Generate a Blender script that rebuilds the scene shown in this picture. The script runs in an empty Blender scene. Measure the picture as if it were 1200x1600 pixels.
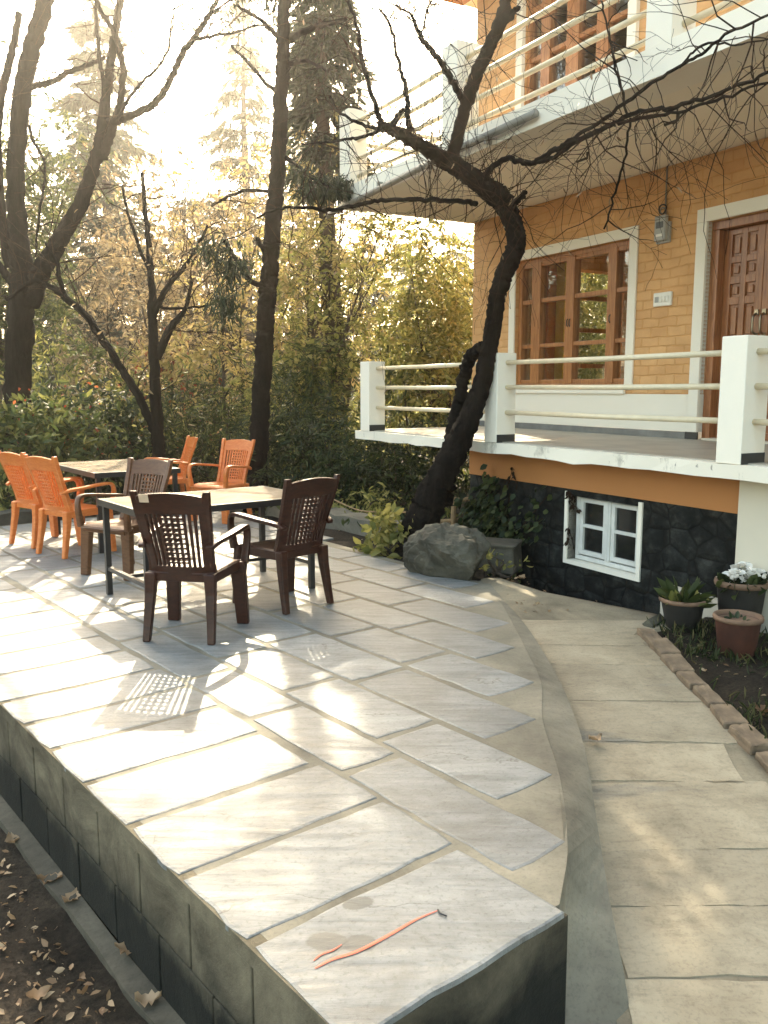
import bpy, math, random
import numpy as np
from mathutils import Vector, Matrix, noise as mnoise
R = math.radians
random.seed(7); rng = np.random.default_rng(7)
scene = bpy.context.scene
COL = scene.collection

# ------------------------------------------------------------------ camera, world, sun, exposure
CAM_H = 1.55; PITCH = math.atan((800 - 608) / 1327.0); FPX = 1327.0
cam_d = bpy.data.cameras.new('camera'); cam = bpy.data.objects.new('camera', cam_d); COL.objects.link(cam)
cam.location = (0, 0, CAM_H); cam.rotation_euler = (math.pi / 2 - PITCH, 0, 0)
cam_d.sensor_fit = 'VERTICAL'; cam_d.sensor_height = 24; cam_d.lens = 24 * FPX / 1600
cam_d.clip_start = 0.05; cam_d.clip_end = 2000
scene.camera = cam

SUN_EL, SUN_AZ = R(36.5), R(-7)
world = bpy.data.worlds.new('World'); scene.world = world; world.use_nodes = True
wn = world.node_tree; bg = wn.nodes['Background']
sky = wn.nodes.new('ShaderNodeTexSky'); sky.sky_type = 'NISHITA'; sky.sun_disc = False
sky.sun_elevation = SUN_EL; sky.sun_rotation = SUN_AZ; sky.dust_density = 3.0; sky.air_density = 1.0; sky.ozone_density = 0.6
tint = wn.nodes.new('ShaderNodeMix'); tint.data_type = 'RGBA'; tint.blend_type = 'MULTIPLY'; tint.inputs[0].default_value = 1
tint.inputs[7].default_value = (1.0, 0.905, 0.70, 1)
wn.links.new(sky.outputs[0], tint.inputs[6]); wn.links.new(tint.outputs[2], bg.inputs[0])
bg.inputs[1].default_value = 0.15
sun_d = bpy.data.lights.new('sun', 'SUN'); sun = bpy.data.objects.new('sun', sun_d); COL.objects.link(sun)
sun_d.energy = 2.0; sun_d.angle = R(0.6); sun_d.color = (1.0, 0.87, 0.64)
sdir = Vector((math.sin(SUN_AZ) * math.cos(SUN_EL), math.cos(SUN_AZ) * math.cos(SUN_EL), math.sin(SUN_EL)))
sun.rotation_euler = sdir.to_track_quat('Z', 'Y').to_euler(); sun.location = sdir * 40
vs = scene.view_settings; vs.view_transform = 'Standard'; vs.look = 'None'; vs.gamma = 1; vs.exposure = 2.9
cy = scene.cycles; cy.max_bounces = 8; cy.diffuse_bounces = 5; cy.glossy_bounces = 3; cy.transmission_bounces = 4
cy.transparent_max_bounces = 8; cy.volume_bounces = 1; cy.use_denoising = True; cy.caustics_reflective = False; cy.caustics_refractive = False
cy.sample_clamp_indirect = 6

# ------------------------------------------------------------------ pixel helpers (photo is 1200 x 1600)
_c, _s = math.cos(PITCH), math.sin(PITCH)
def ray(x, y):
    cx = (x - 600) / FPX; cyy = (800 - y) / FPX
    return (cx, _c + cyy * _s, -_s + cyy * _c)
def at(x, y, Y):
    r = ray(x, y); t = Y / r[1]
    return np.array([r[0] * t, Y, CAM_H + r[2] * t])
def atz(x, y, z=0.0):
    r = ray(x, y); t = (z - CAM_H) / r[2]
    return np.array([r[0] * t, r[1] * t, z])

# ------------------------------------------------------------------ mesh helpers
class MB:
    def __init__(s): s.v = []; s.f = []; s.tint = []
    def add(s, vs, fs, tint=0.5):
        o = len(s.v); s.v += [tuple(map(float, p)) for p in vs]
        for f in fs: s.f.append([i + o for i in f]); s.tint.append(tint)
    def box(s, x0, x1, y0, y1, z0, z1, tint=0.5):
        s.add([(x0,y0,z0),(x1,y0,z0),(x1,y1,z0),(x0,y1,z0),(x0,y0,z1),(x1,y0,z1),(x1,y1,z1),(x0,y1,z1)],
              [(0,3,2,1),(4,5,6,7),(0,1,5,4),(1,2,6,5),(2,3,7,6),(3,0,4,7)], tint)
    def loft(s, secs, cap=True, tint=0.5):
        n = len(secs[0]); vs = [p for sec in secs for p in sec]; fs = []
        for i in range(len(secs) - 1):
            for j in range(n):
                k = (j + 1) % n
                fs.append((i*n+j, i*n+k, (i+1)*n+k, (i+1)*n+j))
        if cap:
            fs.append(tuple(range(n))[::-1]); fs.append(tuple((len(secs)-1)*n + j for j in range(n)))
        s.add(vs, fs, tint)
    def tube(s, path, radii, n=8, cap=True, wob=0.0, tint=0.5):
        P = np.asarray(path, float); m = len(P)
        if np.isscalar(radii): radii = [radii] * m
        T = np.gradient(P, axis=0); T /= np.linalg.norm(T, axis=1)[:, None] + 1e-9
        a = np.array([0, 0, 1.0]) if abs(T[0][2]) < .9 else np.array([1.0, 0, 0])
        N = np.cross(T[0], a); N /= np.linalg.norm(N); secs = []
        for i in range(m):
            N = N - T[i] * np.dot(N, T[i]); N /= np.linalg.norm(N) + 1e-9; B = np.cross(T[i], N)
            sec = []
            for j in range(n):
                th = 2 * math.pi * j / n
                r = radii[i] * (1 + (rng.normal() * wob if wob else 0))
                sec.append(P[i] + (N * math.cos(th) + B * math.sin(th)) * r)
            secs.append(sec)
        s.loft(secs, cap, tint)
    def lathe(s, prof, c=(0,0,0), n=28, tint=0.5):
        secs = [[(c[0] + r * math.cos(2*math.pi*j/n), c[1] + r * math.sin(2*math.pi*j/n), c[2] + z) for j in range(n)] for r, z in prof]
        s.loft(secs, True, tint)
    def build(s, name, mat, parent=None, smooth=False, bevel=0, solid=0, sub=0):
        me = bpy.data.meshes.new(name); me.from_pydata(s.v, [], s.f); me.update()
        return finish(name, me, mat, parent, smooth, bevel, solid, sub, s.tint)
def finish(name, me, mat, parent=None, smooth=False, bevel=0, solid=0, sub=0, tint=None):
    if tint is not None:
        at_ = me.attributes.new('tint', 'FLOAT', 'FACE'); at_.data.foreach_set('value', np.asarray(tint, np.float32))
    if smooth: me.polygons.foreach_set('use_smooth', np.ones(len(me.polygons), bool))
    o = bpy.data.objects.new(name, me); COL.objects.link(o); me.materials.append(mat)
    if parent: o.parent = parent
    if solid:
        m = o.modifiers.new('s', 'SOLIDIFY'); m.thickness = solid; m.offset = 0
    if sub:
        m = o.modifiers.new('u', 'SUBSURF'); m.levels = sub; m.render_levels = sub
    if bevel:
        m = o.modifiers.new('b', 'BEVEL'); m.width = bevel; m.segments = 2; m.limit_method = 'ANGLE'; m.angle_limit = R(35)
    return o
def tag(o, label=None, cat=None, group=None, kind=None):
    if label: o['label'] = label
    if cat: o['category'] = cat
    if group: o['group'] = group
    if kind: o['kind'] = kind
    return o
def thing(name, label, cat, loc=(0,0,0), rz=0, group=None):
    o = bpy.data.objects.new(name, None); COL.objects.link(o); o.location = loc; o.rotation_euler = (0,0,rz)
    o.empty_display_size = .1
    return tag(o, label, cat, group)
def dup(root, loc, rz, label, group=None):
    r = root.copy(); COL.objects.link(r); r.location = loc; r.rotation_euler = (0,0,rz); r['label'] = label
    if group: r['group'] = group
    for ch in list(root.children):
        c = ch.copy(); COL.objects.link(c); c.parent = r
        for g in ch.children:
            d = g.copy(); COL.objects.link(d); d.parent = c
    return r
def crom(pts, k=6):
    P = [np.asarray(p, float) for p in pts]; P = [2*P[0]-P[1]] + P + [2*P[-1]-P[-2]]; out = []
    for i in range(1, len(P) - 2):
        for j in range(k):
            t = j / k
            out.append(.5*((2*P[i]) + (-P[i-1]+P[i+1])*t + (2*P[i-1]-5*P[i]+4*P[i+1]-P[i+2])*t*t + (-P[i-1]+3*P[i]-3*P[i+1]+P[i+2])*t**3))
    out.append(P[-2]); return np.array(out)

# leaves: many small bent quads in one mesh; each leaf has its own tint
def leaf_mesh(name, pts, mat, parent=None, size=.06, aspect=.45, droop=0.0, dirs=None, var=.4, upb=.3):
    pts = np.asarray(pts, float); n = len(pts)
    if dirs is None:
        d = rng.normal(size=(n,3)); d[:,2] -= droop
    else:
        d = np.asarray(dirs, float) + rng.normal(size=(n,3)) * .35
    d /= np.linalg.norm(d, axis=1)[:,None] + 1e-9
    nn = rng.normal(size=(n,3)); nn[:,2] += upb; s_ = np.cross(d, nn); s_ /= np.linalg.norm(s_, axis=1)[:,None] + 1e-9
    nz = np.cross(s_, d)
    L = size * (1 + var * rng.uniform(-1,1,size=n))[:,None]; W = L * aspect
    v = np.empty((n,6,3))
    v[:,0] = pts; v[:,1] = pts + d*L*.35 + s_*W*.5 + nz*L*.06; v[:,2] = pts + d*L*.7 + s_*W*.38 + nz*L*.04
    v[:,3] = pts + d*L - nz*L*.08; v[:,4] = pts + d*L*.7 - s_*W*.38 + nz*L*.04; v[:,5] = pts + d*L*.35 - s_*W*.5 + nz*L*.06
    idx = np.arange(n)[:,None]*6
    f = np.concatenate([idx+np.array([0,1,2,3]), idx+np.array([0,3,4,5])], axis=1).reshape(-1)
    me = bpy.data.meshes.new(name)
    me.vertices.add(n*6); me.vertices.foreach_set('co', v.reshape(-1).astype(np.float32))
    me.loops.add(n*8); me.loops.foreach_set('vertex_index', f.astype(np.int32))
    me.polygons.add(n*2); me.polygons.foreach_set('loop_start', np.arange(0, n*8, 4, dtype=np.int32))
    try: me.polygons.foreach_set('loop_total', np.full(n*2, 4, np.int32))
    except Exception: pass
    me.update(calc_edges=True)
    return finish(name, me, mat, parent, tint=np.repeat(rng.uniform(0,1,n), 2))

# ------------------------------------------------------------------ materials
class NT:
    def __init__(s, name):
        s.m = bpy.data.materials.new(name); s.m.use_nodes = True; s.t = s.m.node_tree; s.b = s.t.nodes['Principled BSDF']
        s.co = s.t.nodes.new('ShaderNodeTexCoord')
    def n(s, ty, **kw):
        x = s.t.nodes.new(ty)
        for k, v in kw.items():
            if k[0] == 'i' and k[1:].isdigit(): x.inputs[int(k[1:])].default_value = v
            elif hasattr(x, k): setattr(x, k, v)
            else: x.inputs[k.replace('_', ' ')].default_value = v
        return x
    def l(s, a, b): s.t.links.new(a, b)
    def obj(s, scale=(1,1,1), rot=(0,0,0)):
        mp = s.n('ShaderNodeMapping'); mp.inputs['Scale'].default_value = scale; mp.inputs['Rotation'].default_value = rot
        s.l(s.co.outputs['Object'], mp.inputs[0]); return mp.outputs[0]
    def noise(s, vec, scale, detail=6, rough=.6, dist=0):
        x = s.n('ShaderNodeTexNoise'); x.inputs['Scale'].default_value = scale; x.inputs['Detail'].default_value = detail
        x.inputs['Roughness'].default_value = rough; x.inputs['Distortion'].default_value = dist
        s.l(vec, x.inputs['Vector']); return x.outputs[0]
    def ramp(s, fac, stops):
        x = s.n('ShaderNodeValToRGB'); cr = x.color_ramp
        while len(cr.elements) < len(stops): cr.elements.new(.5)
        for e, (p, c) in zip(cr.elements, stops): e.position = p; e.color = (*c, 1) if len(c) == 3 else c
        s.l(fac, x.inputs[0]); return x.outputs[0]
    def mix(s, fac, a, b, mode='MIX'):
        x = s.n('ShaderNodeMix', data_type='RGBA', blend_type=mode)
        for v, i in ((fac, 0), (a, 6), (b, 7)):
            if isinstance(v, (int, float)): x.inputs[i].default_value = v
            elif isinstance(v, tuple): x.inputs[i].default_value = (*v, 1)
            else: s.l(v, x.inputs[i])
        return x.outputs[2]
    def attr(s, name='tint'):
        x = s.n('ShaderNodeAttribute'); x.attribute_name = name; return x.outputs['Fac']
    def bump(s, h, strength=.3, dist=.01, prev=None):
        x = s.n('ShaderNodeBump'); x.inputs['Strength'].default_value = strength; x.inputs['Distance'].default_value = dist
        s.l(h, x.inputs['Height'])
        if prev is not None: s.l(prev, x.inputs['Normal'])
        return x.outputs[0]
    def done(s, col, rough=.7, nrm=None, spec=None, metal=0):
        if isinstance(col, tuple): s.b.inputs['Base Color'].default_value = (*col, 1)
        else: s.l(col, s.b.inputs['Base Color'])
        if isinstance(rough, (int, float)): s.b.inputs['Roughness'].default_value = rough
        else: s.l(rough, s.b.inputs['Roughness'])
        if nrm is not None: s.l(nrm, s.b.inputs['Normal'])
        if spec is not None: s.b.inputs['Specular IOR Level'].default_value = spec
        s.b.inputs['Metallic'].default_value = metal
        return s.m
def simple(name, col, rough=.6, var=.25, scale=12, bump=.15, spec=None, metal=0, stretch=(1,1,1)):
    t = NT(name); v = t.obj(stretch); f = t.noise(v, scale)
    a = tuple(c * (1 - var) for c in col); b = tuple(min(1, c * (1 + var)) for c in col)
    c = t.ramp(f, [(.3, a), (.7, b)])
    return t.done(c, rough, t.bump(t.noise(v, scale * 4), bump, .004) if bump else None, spec, metal)
def leafmat(name, c0, c1, c2=None, trans=.45, rough=.55):
    t = NT(name); f = t.attr(); st = [(0, c0), (1, c1)] if c2 is None else [(0, c0), (.55, c1), (1, c2)]
    c = t.ramp(f, st); t.done(c, rough, spec=.3)
    tr = t.n('ShaderNodeBsdfTranslucent'); t.l(c, tr.inputs[0]); mx = t.n('ShaderNodeMixShader'); mx.inputs[0].default_value = trans
    t.l(t.b.outputs[0], mx.inputs[1]); t.l(tr.outputs[0], mx.inputs[2])
    t.l(mx.outputs[0], t.t.nodes['Material Output'].inputs[0]); return t.m
M = {}
def stone_mat(name, cols, tintamt=.35, rot=0):
    t = NT(name); v = t.obj((1,1,1), (0,0,rot)); vs_ = t.obj((1.2, 9, 1), (0,0,rot))
    big = t.noise(v, 2.3, 10, .72, .9); streak = t.noise(vs_, 2.2, 8, .7, .8)
    c = t.ramp(big, [(.25, cols[0]), (.5, cols[1]), (.75, cols[2])])
    c = t.mix(.55, c, t.ramp(streak, [(.34, (.42,.43,.43)), (.56, (1.12,1.12,1.1))]), 'MULTIPLY')
    tn = t.ramp(t.attr(), [(0, (1-tintamt,)*3), (1, (1,1,1))]); c = t.mix(1.0, c, tn, 'MULTIPLY')
    sp = t.noise(v, 55, 3, .7); c = t.mix(.5, c, t.ramp(sp, [(.34, (.45,.45,.43)), (.46, (1,1,1))]), 'MULTIPLY')
    # fine fissures with a direction
    w = t.n('ShaderNodeTexVoronoi', feature='DISTANCE_TO_EDGE'); w.inputs['Scale'].default_value = 1.1
    wv = t.n('ShaderNodeVectorMath', operation='ADD'); nz = t.n('ShaderNodeTexNoise'); nz.inputs['Scale'].default_value = 3.5; nz.inputs['Detail'].default_value = 5
    t.l(t.obj((.6, 2.2, 1), (0,0,rot)), wv.inputs[0]); t.l(v, nz.inputs['Vector']); t.l(nz.outputs[1], wv.inputs[1]); t.l(wv.outputs[0], w.inputs['Vector'])
    cr = t.ramp(w.outputs[0], [(0, (1,1,1)), (.012, (0,0,0))]); gate = t.ramp(t.noise(v, 2.3, 3), [(.52, (0,0,0)), (.6, (1,1,1))])
    cm = t.mix(1.0, cr, gate, 'MULTIPLY'); c = t.mix(cm, c, (.09,.085,.075))
    nb = t.bump(streak, .7, .010); nb = t.bump(sp, .25, .003, nb)
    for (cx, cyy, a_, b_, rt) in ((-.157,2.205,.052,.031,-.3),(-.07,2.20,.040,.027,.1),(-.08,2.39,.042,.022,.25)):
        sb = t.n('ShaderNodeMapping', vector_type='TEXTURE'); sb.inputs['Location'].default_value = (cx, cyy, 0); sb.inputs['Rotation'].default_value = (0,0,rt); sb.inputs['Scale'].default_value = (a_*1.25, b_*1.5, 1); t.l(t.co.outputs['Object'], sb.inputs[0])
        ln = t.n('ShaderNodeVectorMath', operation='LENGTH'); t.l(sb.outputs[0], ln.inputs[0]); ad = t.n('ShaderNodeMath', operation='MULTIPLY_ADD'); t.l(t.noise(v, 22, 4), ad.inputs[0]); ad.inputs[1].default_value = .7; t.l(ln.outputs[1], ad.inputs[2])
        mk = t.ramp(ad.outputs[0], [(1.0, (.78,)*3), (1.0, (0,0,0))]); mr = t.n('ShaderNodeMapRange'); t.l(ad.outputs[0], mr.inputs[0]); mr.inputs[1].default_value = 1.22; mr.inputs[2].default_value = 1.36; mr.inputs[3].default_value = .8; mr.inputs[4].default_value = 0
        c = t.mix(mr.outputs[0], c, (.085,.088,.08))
    rg = t.ramp(big, [(.3, (.36,)*3), (.7, (.6,)*3)])
    return t.done(c, rg, nb)
TERR_AZ = R(-39.5)
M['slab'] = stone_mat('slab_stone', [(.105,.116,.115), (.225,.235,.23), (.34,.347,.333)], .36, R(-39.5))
def cement(name, c0, c1, c2, scale=2.2):
    t = NT(name); v = t.obj(); f = t.noise(v, scale, 9, .68, .4)
    c = t.ramp(f, [(.28, c0), (.5, c1), (.74, c2)])
    st = t.noise(v, .9, 4, .6, 1.2); c = t.mix(.55, c, t.ramp(st, [(.38, (.5,.5,.48)), (.58, (1.08,1.07,1.02))]), 'MULTIPLY')
    g = t.noise(v, 70, 3, .7); c = t.mix(.4, c, t.ramp(g, [(.32, (.5,.5,.5)), (.5, (1,1,1))]), 'MULTIPLY')
    return t.done(c, .8, t.bump(g, .25, .003, t.bump(f, .2, .008)), .3)
M['cement'] = cement('cement', (.105,.095,.073), (.20,.183,.14), (.29,.265,.205))
M['pathbed'] = cement('path_cement', (.13,.11,.078), (.25,.215,.15), (.35,.305,.215))
M['joint'] = cement('joint_cement', (.16,.145,.11), (.24,.22,.17), (.31,.285,.22), 4)
def path_mat():
    t = NT('path_stone'); v = t.obj(); f = t.noise(v, 1.6, 9, .65, .5)
    c = t.ramp(f, [(.28, (.19,.16,.108)), (.5, (.31,.265,.185)), (.75, (.42,.365,.262))])
    tn = t.ramp(t.attr(), [(0, (.88,.88,.87)), (1, (1.04,1.03,1.0))]); c = t.mix(1.0, c, tn, 'MULTIPLY')
    s1 = t.noise(t.obj((2.0, 5.5, 1), (0,0,.25)), 2.6, 10, .75, .7)
    c = t.mix(.6, c, t.ramp(s1, [(.33, (.56,.55,.53)), (.52, (1,1,1))]), 'MULTIPLY')
    m = t.ramp(t.noise(t.obj((1.0, 2.6, 1)), 1.1, 5, .6, .4), [(.6, (0,0,0)), (.68, (1,1,1))]); c = t.mix(m, c, t.ramp(s1, [(.3, (.10,.092,.072)), (.7, (.26,.24,.19))]))
    g = t.noise(v, 60, 3, .7); c = t.mix(.35, c, t.ramp(g, [(.33, (.45,.45,.45)), (.5, (1,1,1))]), 'MULTIPLY')
    return t.done(c, .7, t.bump(g, .35, .004, t.bump(s1, .5, .008)))
M['path'] = path_mat()
def block_mat(name='concrete_block', z0=-.13, z1=.05):
    t = NT(name); v = t.obj(); f = t.noise(v, 2.5, 9, .7, .8)
    c = t.ramp(f, [(.3, (.040,.034,.022)), (.5, (.125,.108,.074)), (.72, (.22,.19,.13))])
    # dark damp stain with a ragged upper edge along the foot of the wall
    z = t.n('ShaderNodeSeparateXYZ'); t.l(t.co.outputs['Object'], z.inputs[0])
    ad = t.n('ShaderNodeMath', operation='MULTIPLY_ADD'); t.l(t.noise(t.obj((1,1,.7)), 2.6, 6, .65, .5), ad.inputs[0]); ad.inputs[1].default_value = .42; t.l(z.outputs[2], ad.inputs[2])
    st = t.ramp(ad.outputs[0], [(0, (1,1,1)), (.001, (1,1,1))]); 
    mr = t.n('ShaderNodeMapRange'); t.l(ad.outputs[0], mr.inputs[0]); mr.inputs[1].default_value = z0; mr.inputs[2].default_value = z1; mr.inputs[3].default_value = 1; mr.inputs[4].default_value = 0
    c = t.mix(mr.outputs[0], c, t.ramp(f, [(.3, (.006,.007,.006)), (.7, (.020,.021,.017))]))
    tn = t.ramp(t.attr(), [(0, (.75,.75,.75)), (1, (1.15,1.13,1.1))]); c = t.mix(1.0, c, tn, 'MULTIPLY')
    g = t.noise(v, 80, 3, .7)
    return t.done(c, .9, t.bump(g, .7, .005, t.bump(f, .7, .02)), .2)
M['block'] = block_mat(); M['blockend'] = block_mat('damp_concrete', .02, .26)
def soil_mat():
    t = NT('soil'); v = t.obj(); f = t.noise(v, 3.0, 10, .72, .4)
    c = t.ramp(f, [(.3, (.009,.0075,.005)), (.5, (.028,.022,.015)), (.72, (.075,.058,.040))])
    g = t.noise(v, 45, 5, .75); c = t.mix(.7, c, t.ramp(g, [(.35, (.35,.35,.33)), (.6, (1.25,1.2,1.15))]), 'MULTIPLY')
    return t.done(c, .95, t.bump(g, .9, .02, t.bump(f, .6, .04)), .2)
M['soil'] = soil_mat()
M['footing'] = cement('footing_cement', (.035,.031,.023), (.075,.067,.049), (.125,.112,.083), 5)
def brick_paint():
    t = NT('yellow_brick'); sp = t.n('ShaderNodeSeparateXYZ'); t.l(t.co.outputs['Object'], sp.inputs[0])
    cb = t.n('ShaderNodeCombineXYZ'); ad = t.n('ShaderNodeMath', operation='ADD'); t.l(sp.outputs[0], ad.inputs[0]); t.l(sp.outputs[1], ad.inputs[1]); t.l(ad.outputs[0], cb.inputs[0]); t.l(sp.outputs[2], cb.inputs[1])
    nz = t.n('ShaderNodeTexNoise'); nz.inputs['Scale'].default_value = 6; t.l(cb.outputs[0], nz.inputs['Vector'])
    vm = t.n('ShaderNodeVectorMath', operation='MULTIPLY_ADD'); t.l(nz.outputs[1], vm.inputs[0]); vm.inputs[1].default_value = (.045,.04,0); t.l(cb.outputs[0], vm.inputs[2])
    b = t.n('ShaderNodeTexBrick'); t.l(vm.outputs[0], b.inputs['Vector'])
    b.inputs['Scale'].default_value = 1; b.inputs['Brick Width'].default_value = .225; b.inputs['Row Height'].default_value = .095
    b.inputs['Mortar Size'].default_value = .011; b.inputs['Mortar Smooth'].default_value = .8
    b.inputs['Color1'].default_value = (.60,.325,.13,1); b.inputs['Color2'].default_value = (.67,.385,.165,1); b.inputs['Mortar'].default_value = (.60,.315,.108,1)
    f = t.noise(cb.outputs[0], 2.2, 8, .65); c = t.mix(.6, b.outputs[0], t.ramp(f, [(.3, (.72,.66,.54)), (.62, (1.08,1.08,1.08))]), 'MULTIPLY')
    iv = t.n('ShaderNodeMath', operation='SUBTRACT'); iv.inputs[0].default_value = 1; t.l(b.outputs['Fac'], iv.inputs[1])
    nb = t.bump(iv.outputs[0], .6, .010); nb = t.bump(t.noise(cb.outputs[0], 14, 5), .35, .008, nb)
    return t.done(c, .7, nb)
M['yellow'] = brick_paint()
def plaster(name, col, stain=(.35,.33,.28), amt=.6, lo=.36):
    t = NT(name); v = t.obj(); f = t.noise(t.obj((1,1,.35)), 3.0, 8, .7, .3)
    c = t.mix(t.ramp(f, [(lo-.12, (amt,)*3), (lo, (0,0,0))]), col, stain)
    c = t.mix(.25, c, t.ramp(t.noise(v, 1.2, 5), [(.3, (.85,.84,.8)), (.7, (1,1,1))]), 'MULTIPLY')
    if amt > .8:
        sp = t.noise(t.obj((1,1,.5)), 17, 4, .6); c = t.mix(t.ramp(sp, [(.66, (0,0,0)), (.72, (.8,.8,.8))]), c, (.10,.09,.07))
    return t.done(c, .75, t.bump(t.noise(v, 25, 5), .25, .005))
M['white'] = plaster('white_plaster', (.83,.78,.66))
M['whitestain'] = plaster('stained_white_plaster', (.80,.75,.63), (.17,.15,.11), .9, .43)
M['cream'] = plaster('cream_plaster', (.62,.56,.44))
M['band'] = plaster('orange_plaster', (.42,.175,.05), (.16,.09,.05), .8, .36)
M['soffit'] = plaster('soffit_plaster', (.86,.79,.64))
M['floor'] = simple('veranda_floor', (.36,.33,.27), .45, .2, 3, .1)
M['tile'] = simple('grey_tile', (.17,.17,.16), .35, .3, 5, .1)
M['blacktile'] = simple('black_tile', (.025,.027,.027), .3, .3, 5, .05)
def wood(name, c0, c1, c2, rough=.35, sc=(9, 9, .9)):
    t = NT(name); v = t.obj(sc); f = t.noise(v, 3.2, 8, .6, 1.5)
    c = t.ramp(f, [(.28, c0), (.5, c1), (.72, c2)])
    return t.done(c, rough, t.bump(f, .2, .004))
M['wood'] = wood('window_wood', (.20,.075,.02), (.34,.135,.042), (.46,.205,.07))
M['doorwood'] = wood('door_wood', (.15,.052,.018), (.28,.105,.037), (.39,.165,.062), .3)
M['darkwood'] = simple('dark_wood', (.05,.025,.014), .5, .3, 8)
M['sashwhite'] = simple('white_sash_paint', (.62,.62,.57), .55, .12, 9)
M['rail'] = simple('cream_rail', (.66,.56,.38), .45, .1, 8, .05)
M['gutter'] = simple('grey_gutter', (.22,.205,.17), .55, .25, 6)
def stonewall():
    t = NT('dark_stone'); v = t.obj((1,1,1.25)); w = t.n('ShaderNodeTexVoronoi', feature='DISTANCE_TO_EDGE'); w.inputs['Scale'].default_value = 4.4
    w.inputs['Randomness'].default_value = .55
    t.l(v, w.inputs['Vector']); f = t.noise(v, 6, 8, .7); g = t.noise(v, 30, 5, .7)
    c = t.ramp(f, [(.3, (.0035,.004,.004)), (.5, (.013,.0145,.0132)), (.72, (.05,.052,.046))])
    c = t.mix(t.ramp(w.outputs[0], [(0, (1,1,1)), (.06, (0,0,0))]), c, (.006,.006,.0055))
    h = t.ramp(w.outputs[0], [(0, (0,)*3), (.25, (1,)*3)])
    return t.done(c, .85, t.bump(g, .6, .01, t.bump(h, .7, .03)), .15)
M['stonewall'] = stonewall()
def glassmat():
    t = NT('window_glass'); o = t.t.nodes['Material Output']; tr = t.n('ShaderNodeBsdfTransparent'); tr.inputs[0].default_value = (.92,.94,.92,1)
    gl = t.n('ShaderNodeBsdfGlossy'); gl.inputs['Roughness'].default_value = .02
    fr = t.n('ShaderNodeLayerWeight'); pw = t.n('ShaderNodeMath', operation='POWER'); t.l(fr.outputs['Facing'], pw.inputs[0]); pw.inputs[1].default_value = 4
    mu = t.n('ShaderNodeMath', operation='MULTIPLY_ADD'); t.l(pw.outputs[0], mu.inputs[0]); mu.inputs[1].default_value = .7; mu.inputs[2].default_value = .10; mu.use_clamp = True
    mx = t.n('ShaderNodeMixShader'); t.l(mu.outputs[0], mx.inputs[0]); t.l(tr.outputs[0], mx.inputs[1]); t.l(gl.outputs[0], mx.inputs[2]); t.l(mx.outputs[0], o.inputs[0]); return t.m
M['glass'] = glassmat()
M['darkglass'] = simple('dark_glass', (.012,.013,.012), .12, .1, 3, 0, .6)
def bark(name, c0, c1, sc=14):
    t = NT(name); v = t.obj((1,1,.22)); f = t.noise(v, sc, 9, .75, .6)
    c = t.ramp(f, [(.32, c0), (.7, c1)]); return t.done(c, .95, t.bump(f, 1.0, .04), .06)
M['bark'] = bark('dark_bark', (.0025,.0022,.002), (.020,.016,.013))
M['barkpale'] = bark('grey_brown_bark', (.035,.028,.022), (.12,.095,.072))
M['twig'] = bark('twig_bark', (.018,.011,.008), (.06,.035,.022), 30)
M['straw'] = simple('dry_twig', (.30,.19,.09), .8, .3, 20)
def plastic(name, col, c2):
    t = NT(name); v = t.obj((1,1,3)); f = t.noise(v, 7, 4, .6, 2.0); c = t.ramp(f, [(.35, col), (.65, c2)])
    return t.done(c, .36, t.bump(t.noise(t.obj(), 60, 3), .06, .002), .35)
M['brown'] = plastic('brown_plastic', (.020,.0055,.003), (.045,.013,.006))
M['tan'] = plastic('weathered_brown_plastic', (.085,.034,.013), (.135,.058,.024))
M['orange'] = plastic('orange_plastic', (.52,.13,.022), (.62,.19,.045))
M['sticker'] = simple('pale_sticker', (.5,.36,.24), .5, .15, 20)
M['black'] = simple('black_metal', (.012,.012,.013), .35, .2, 10, .05)
def marble():
    t = NT('table_marble'); f = t.noise(t.obj(), 4, 8, .7, 1.2); c = t.ramp(f, [(.3, (.36,.27,.19)), (.5, (.50,.40,.29)), (.7, (.60,.51,.40))]); return t.done(c, .16)
M['marble'] = marble()
M['terra'] = simple('terracotta', (.060,.018,.009), .75, .35, 7, .3)
M['terradark'] = simple('dark_terracotta', (.016,.014,.011), .8, .3, 7, .3)
M['terrarim'] = simple('worn_rim', (.17,.10,.06), .8, .3, 12, .3)
M['rock'] = cement('grey_rock', (.036,.033,.025), (.078,.072,.053), (.135,.123,.092), 4)
M['brick'] = simple('weathered_brick', (.16,.115,.072), .9, .45, 9, .8)
M['grey'] = simple('meter_grey', (.36,.36,.33), .5, .12, 10)
M['offwhite'] = simple('switch_white', (.78,.75,.66), .4, .06, 10, .02)
M['steel'] = simple('steel', (.30,.25,.18), .3, .1, 10, 0, None, 1)
M['redpaint'] = simple('orange_red_thread', (.60,.13,.07), .6, .15, 30, 0)
M['dampspot'] = simple('damp_spot', (.22,.225,.21), .5, .2, 15, .2)
M['room'] = simple('room_wall', (.62,.34,.12), .8, .15, 4)
M['roompillar'] = simple('pillar_yellow', (.80,.50,.08), .7, .1, 4)
M['roomred'] = simple('curtain_orange', (.62,.16,.03), .8, .15, 10)
M['hill'] = simple('hill_slope', (.10,.10,.06), 1.0, .45, .12, 0)
M['l_dark'] = leafmat('dark_leaf', (.011,.021,.008), (.030,.047,.015), (.075,.088,.026), .3)
M['l_mid'] = leafmat('green_leaf', (.026,.043,.013), (.075,.096,.027), (.20,.20,.06), .45)
M['l_lime'] = leafmat('lime_leaf', (.14,.155,.04), (.30,.29,.085), (.44,.385,.13), .55)
M['l_yellow'] = leafmat('yellow_leaf', (.26,.22,.075), (.42,.345,.13), (.50,.36,.15), .55)
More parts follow.
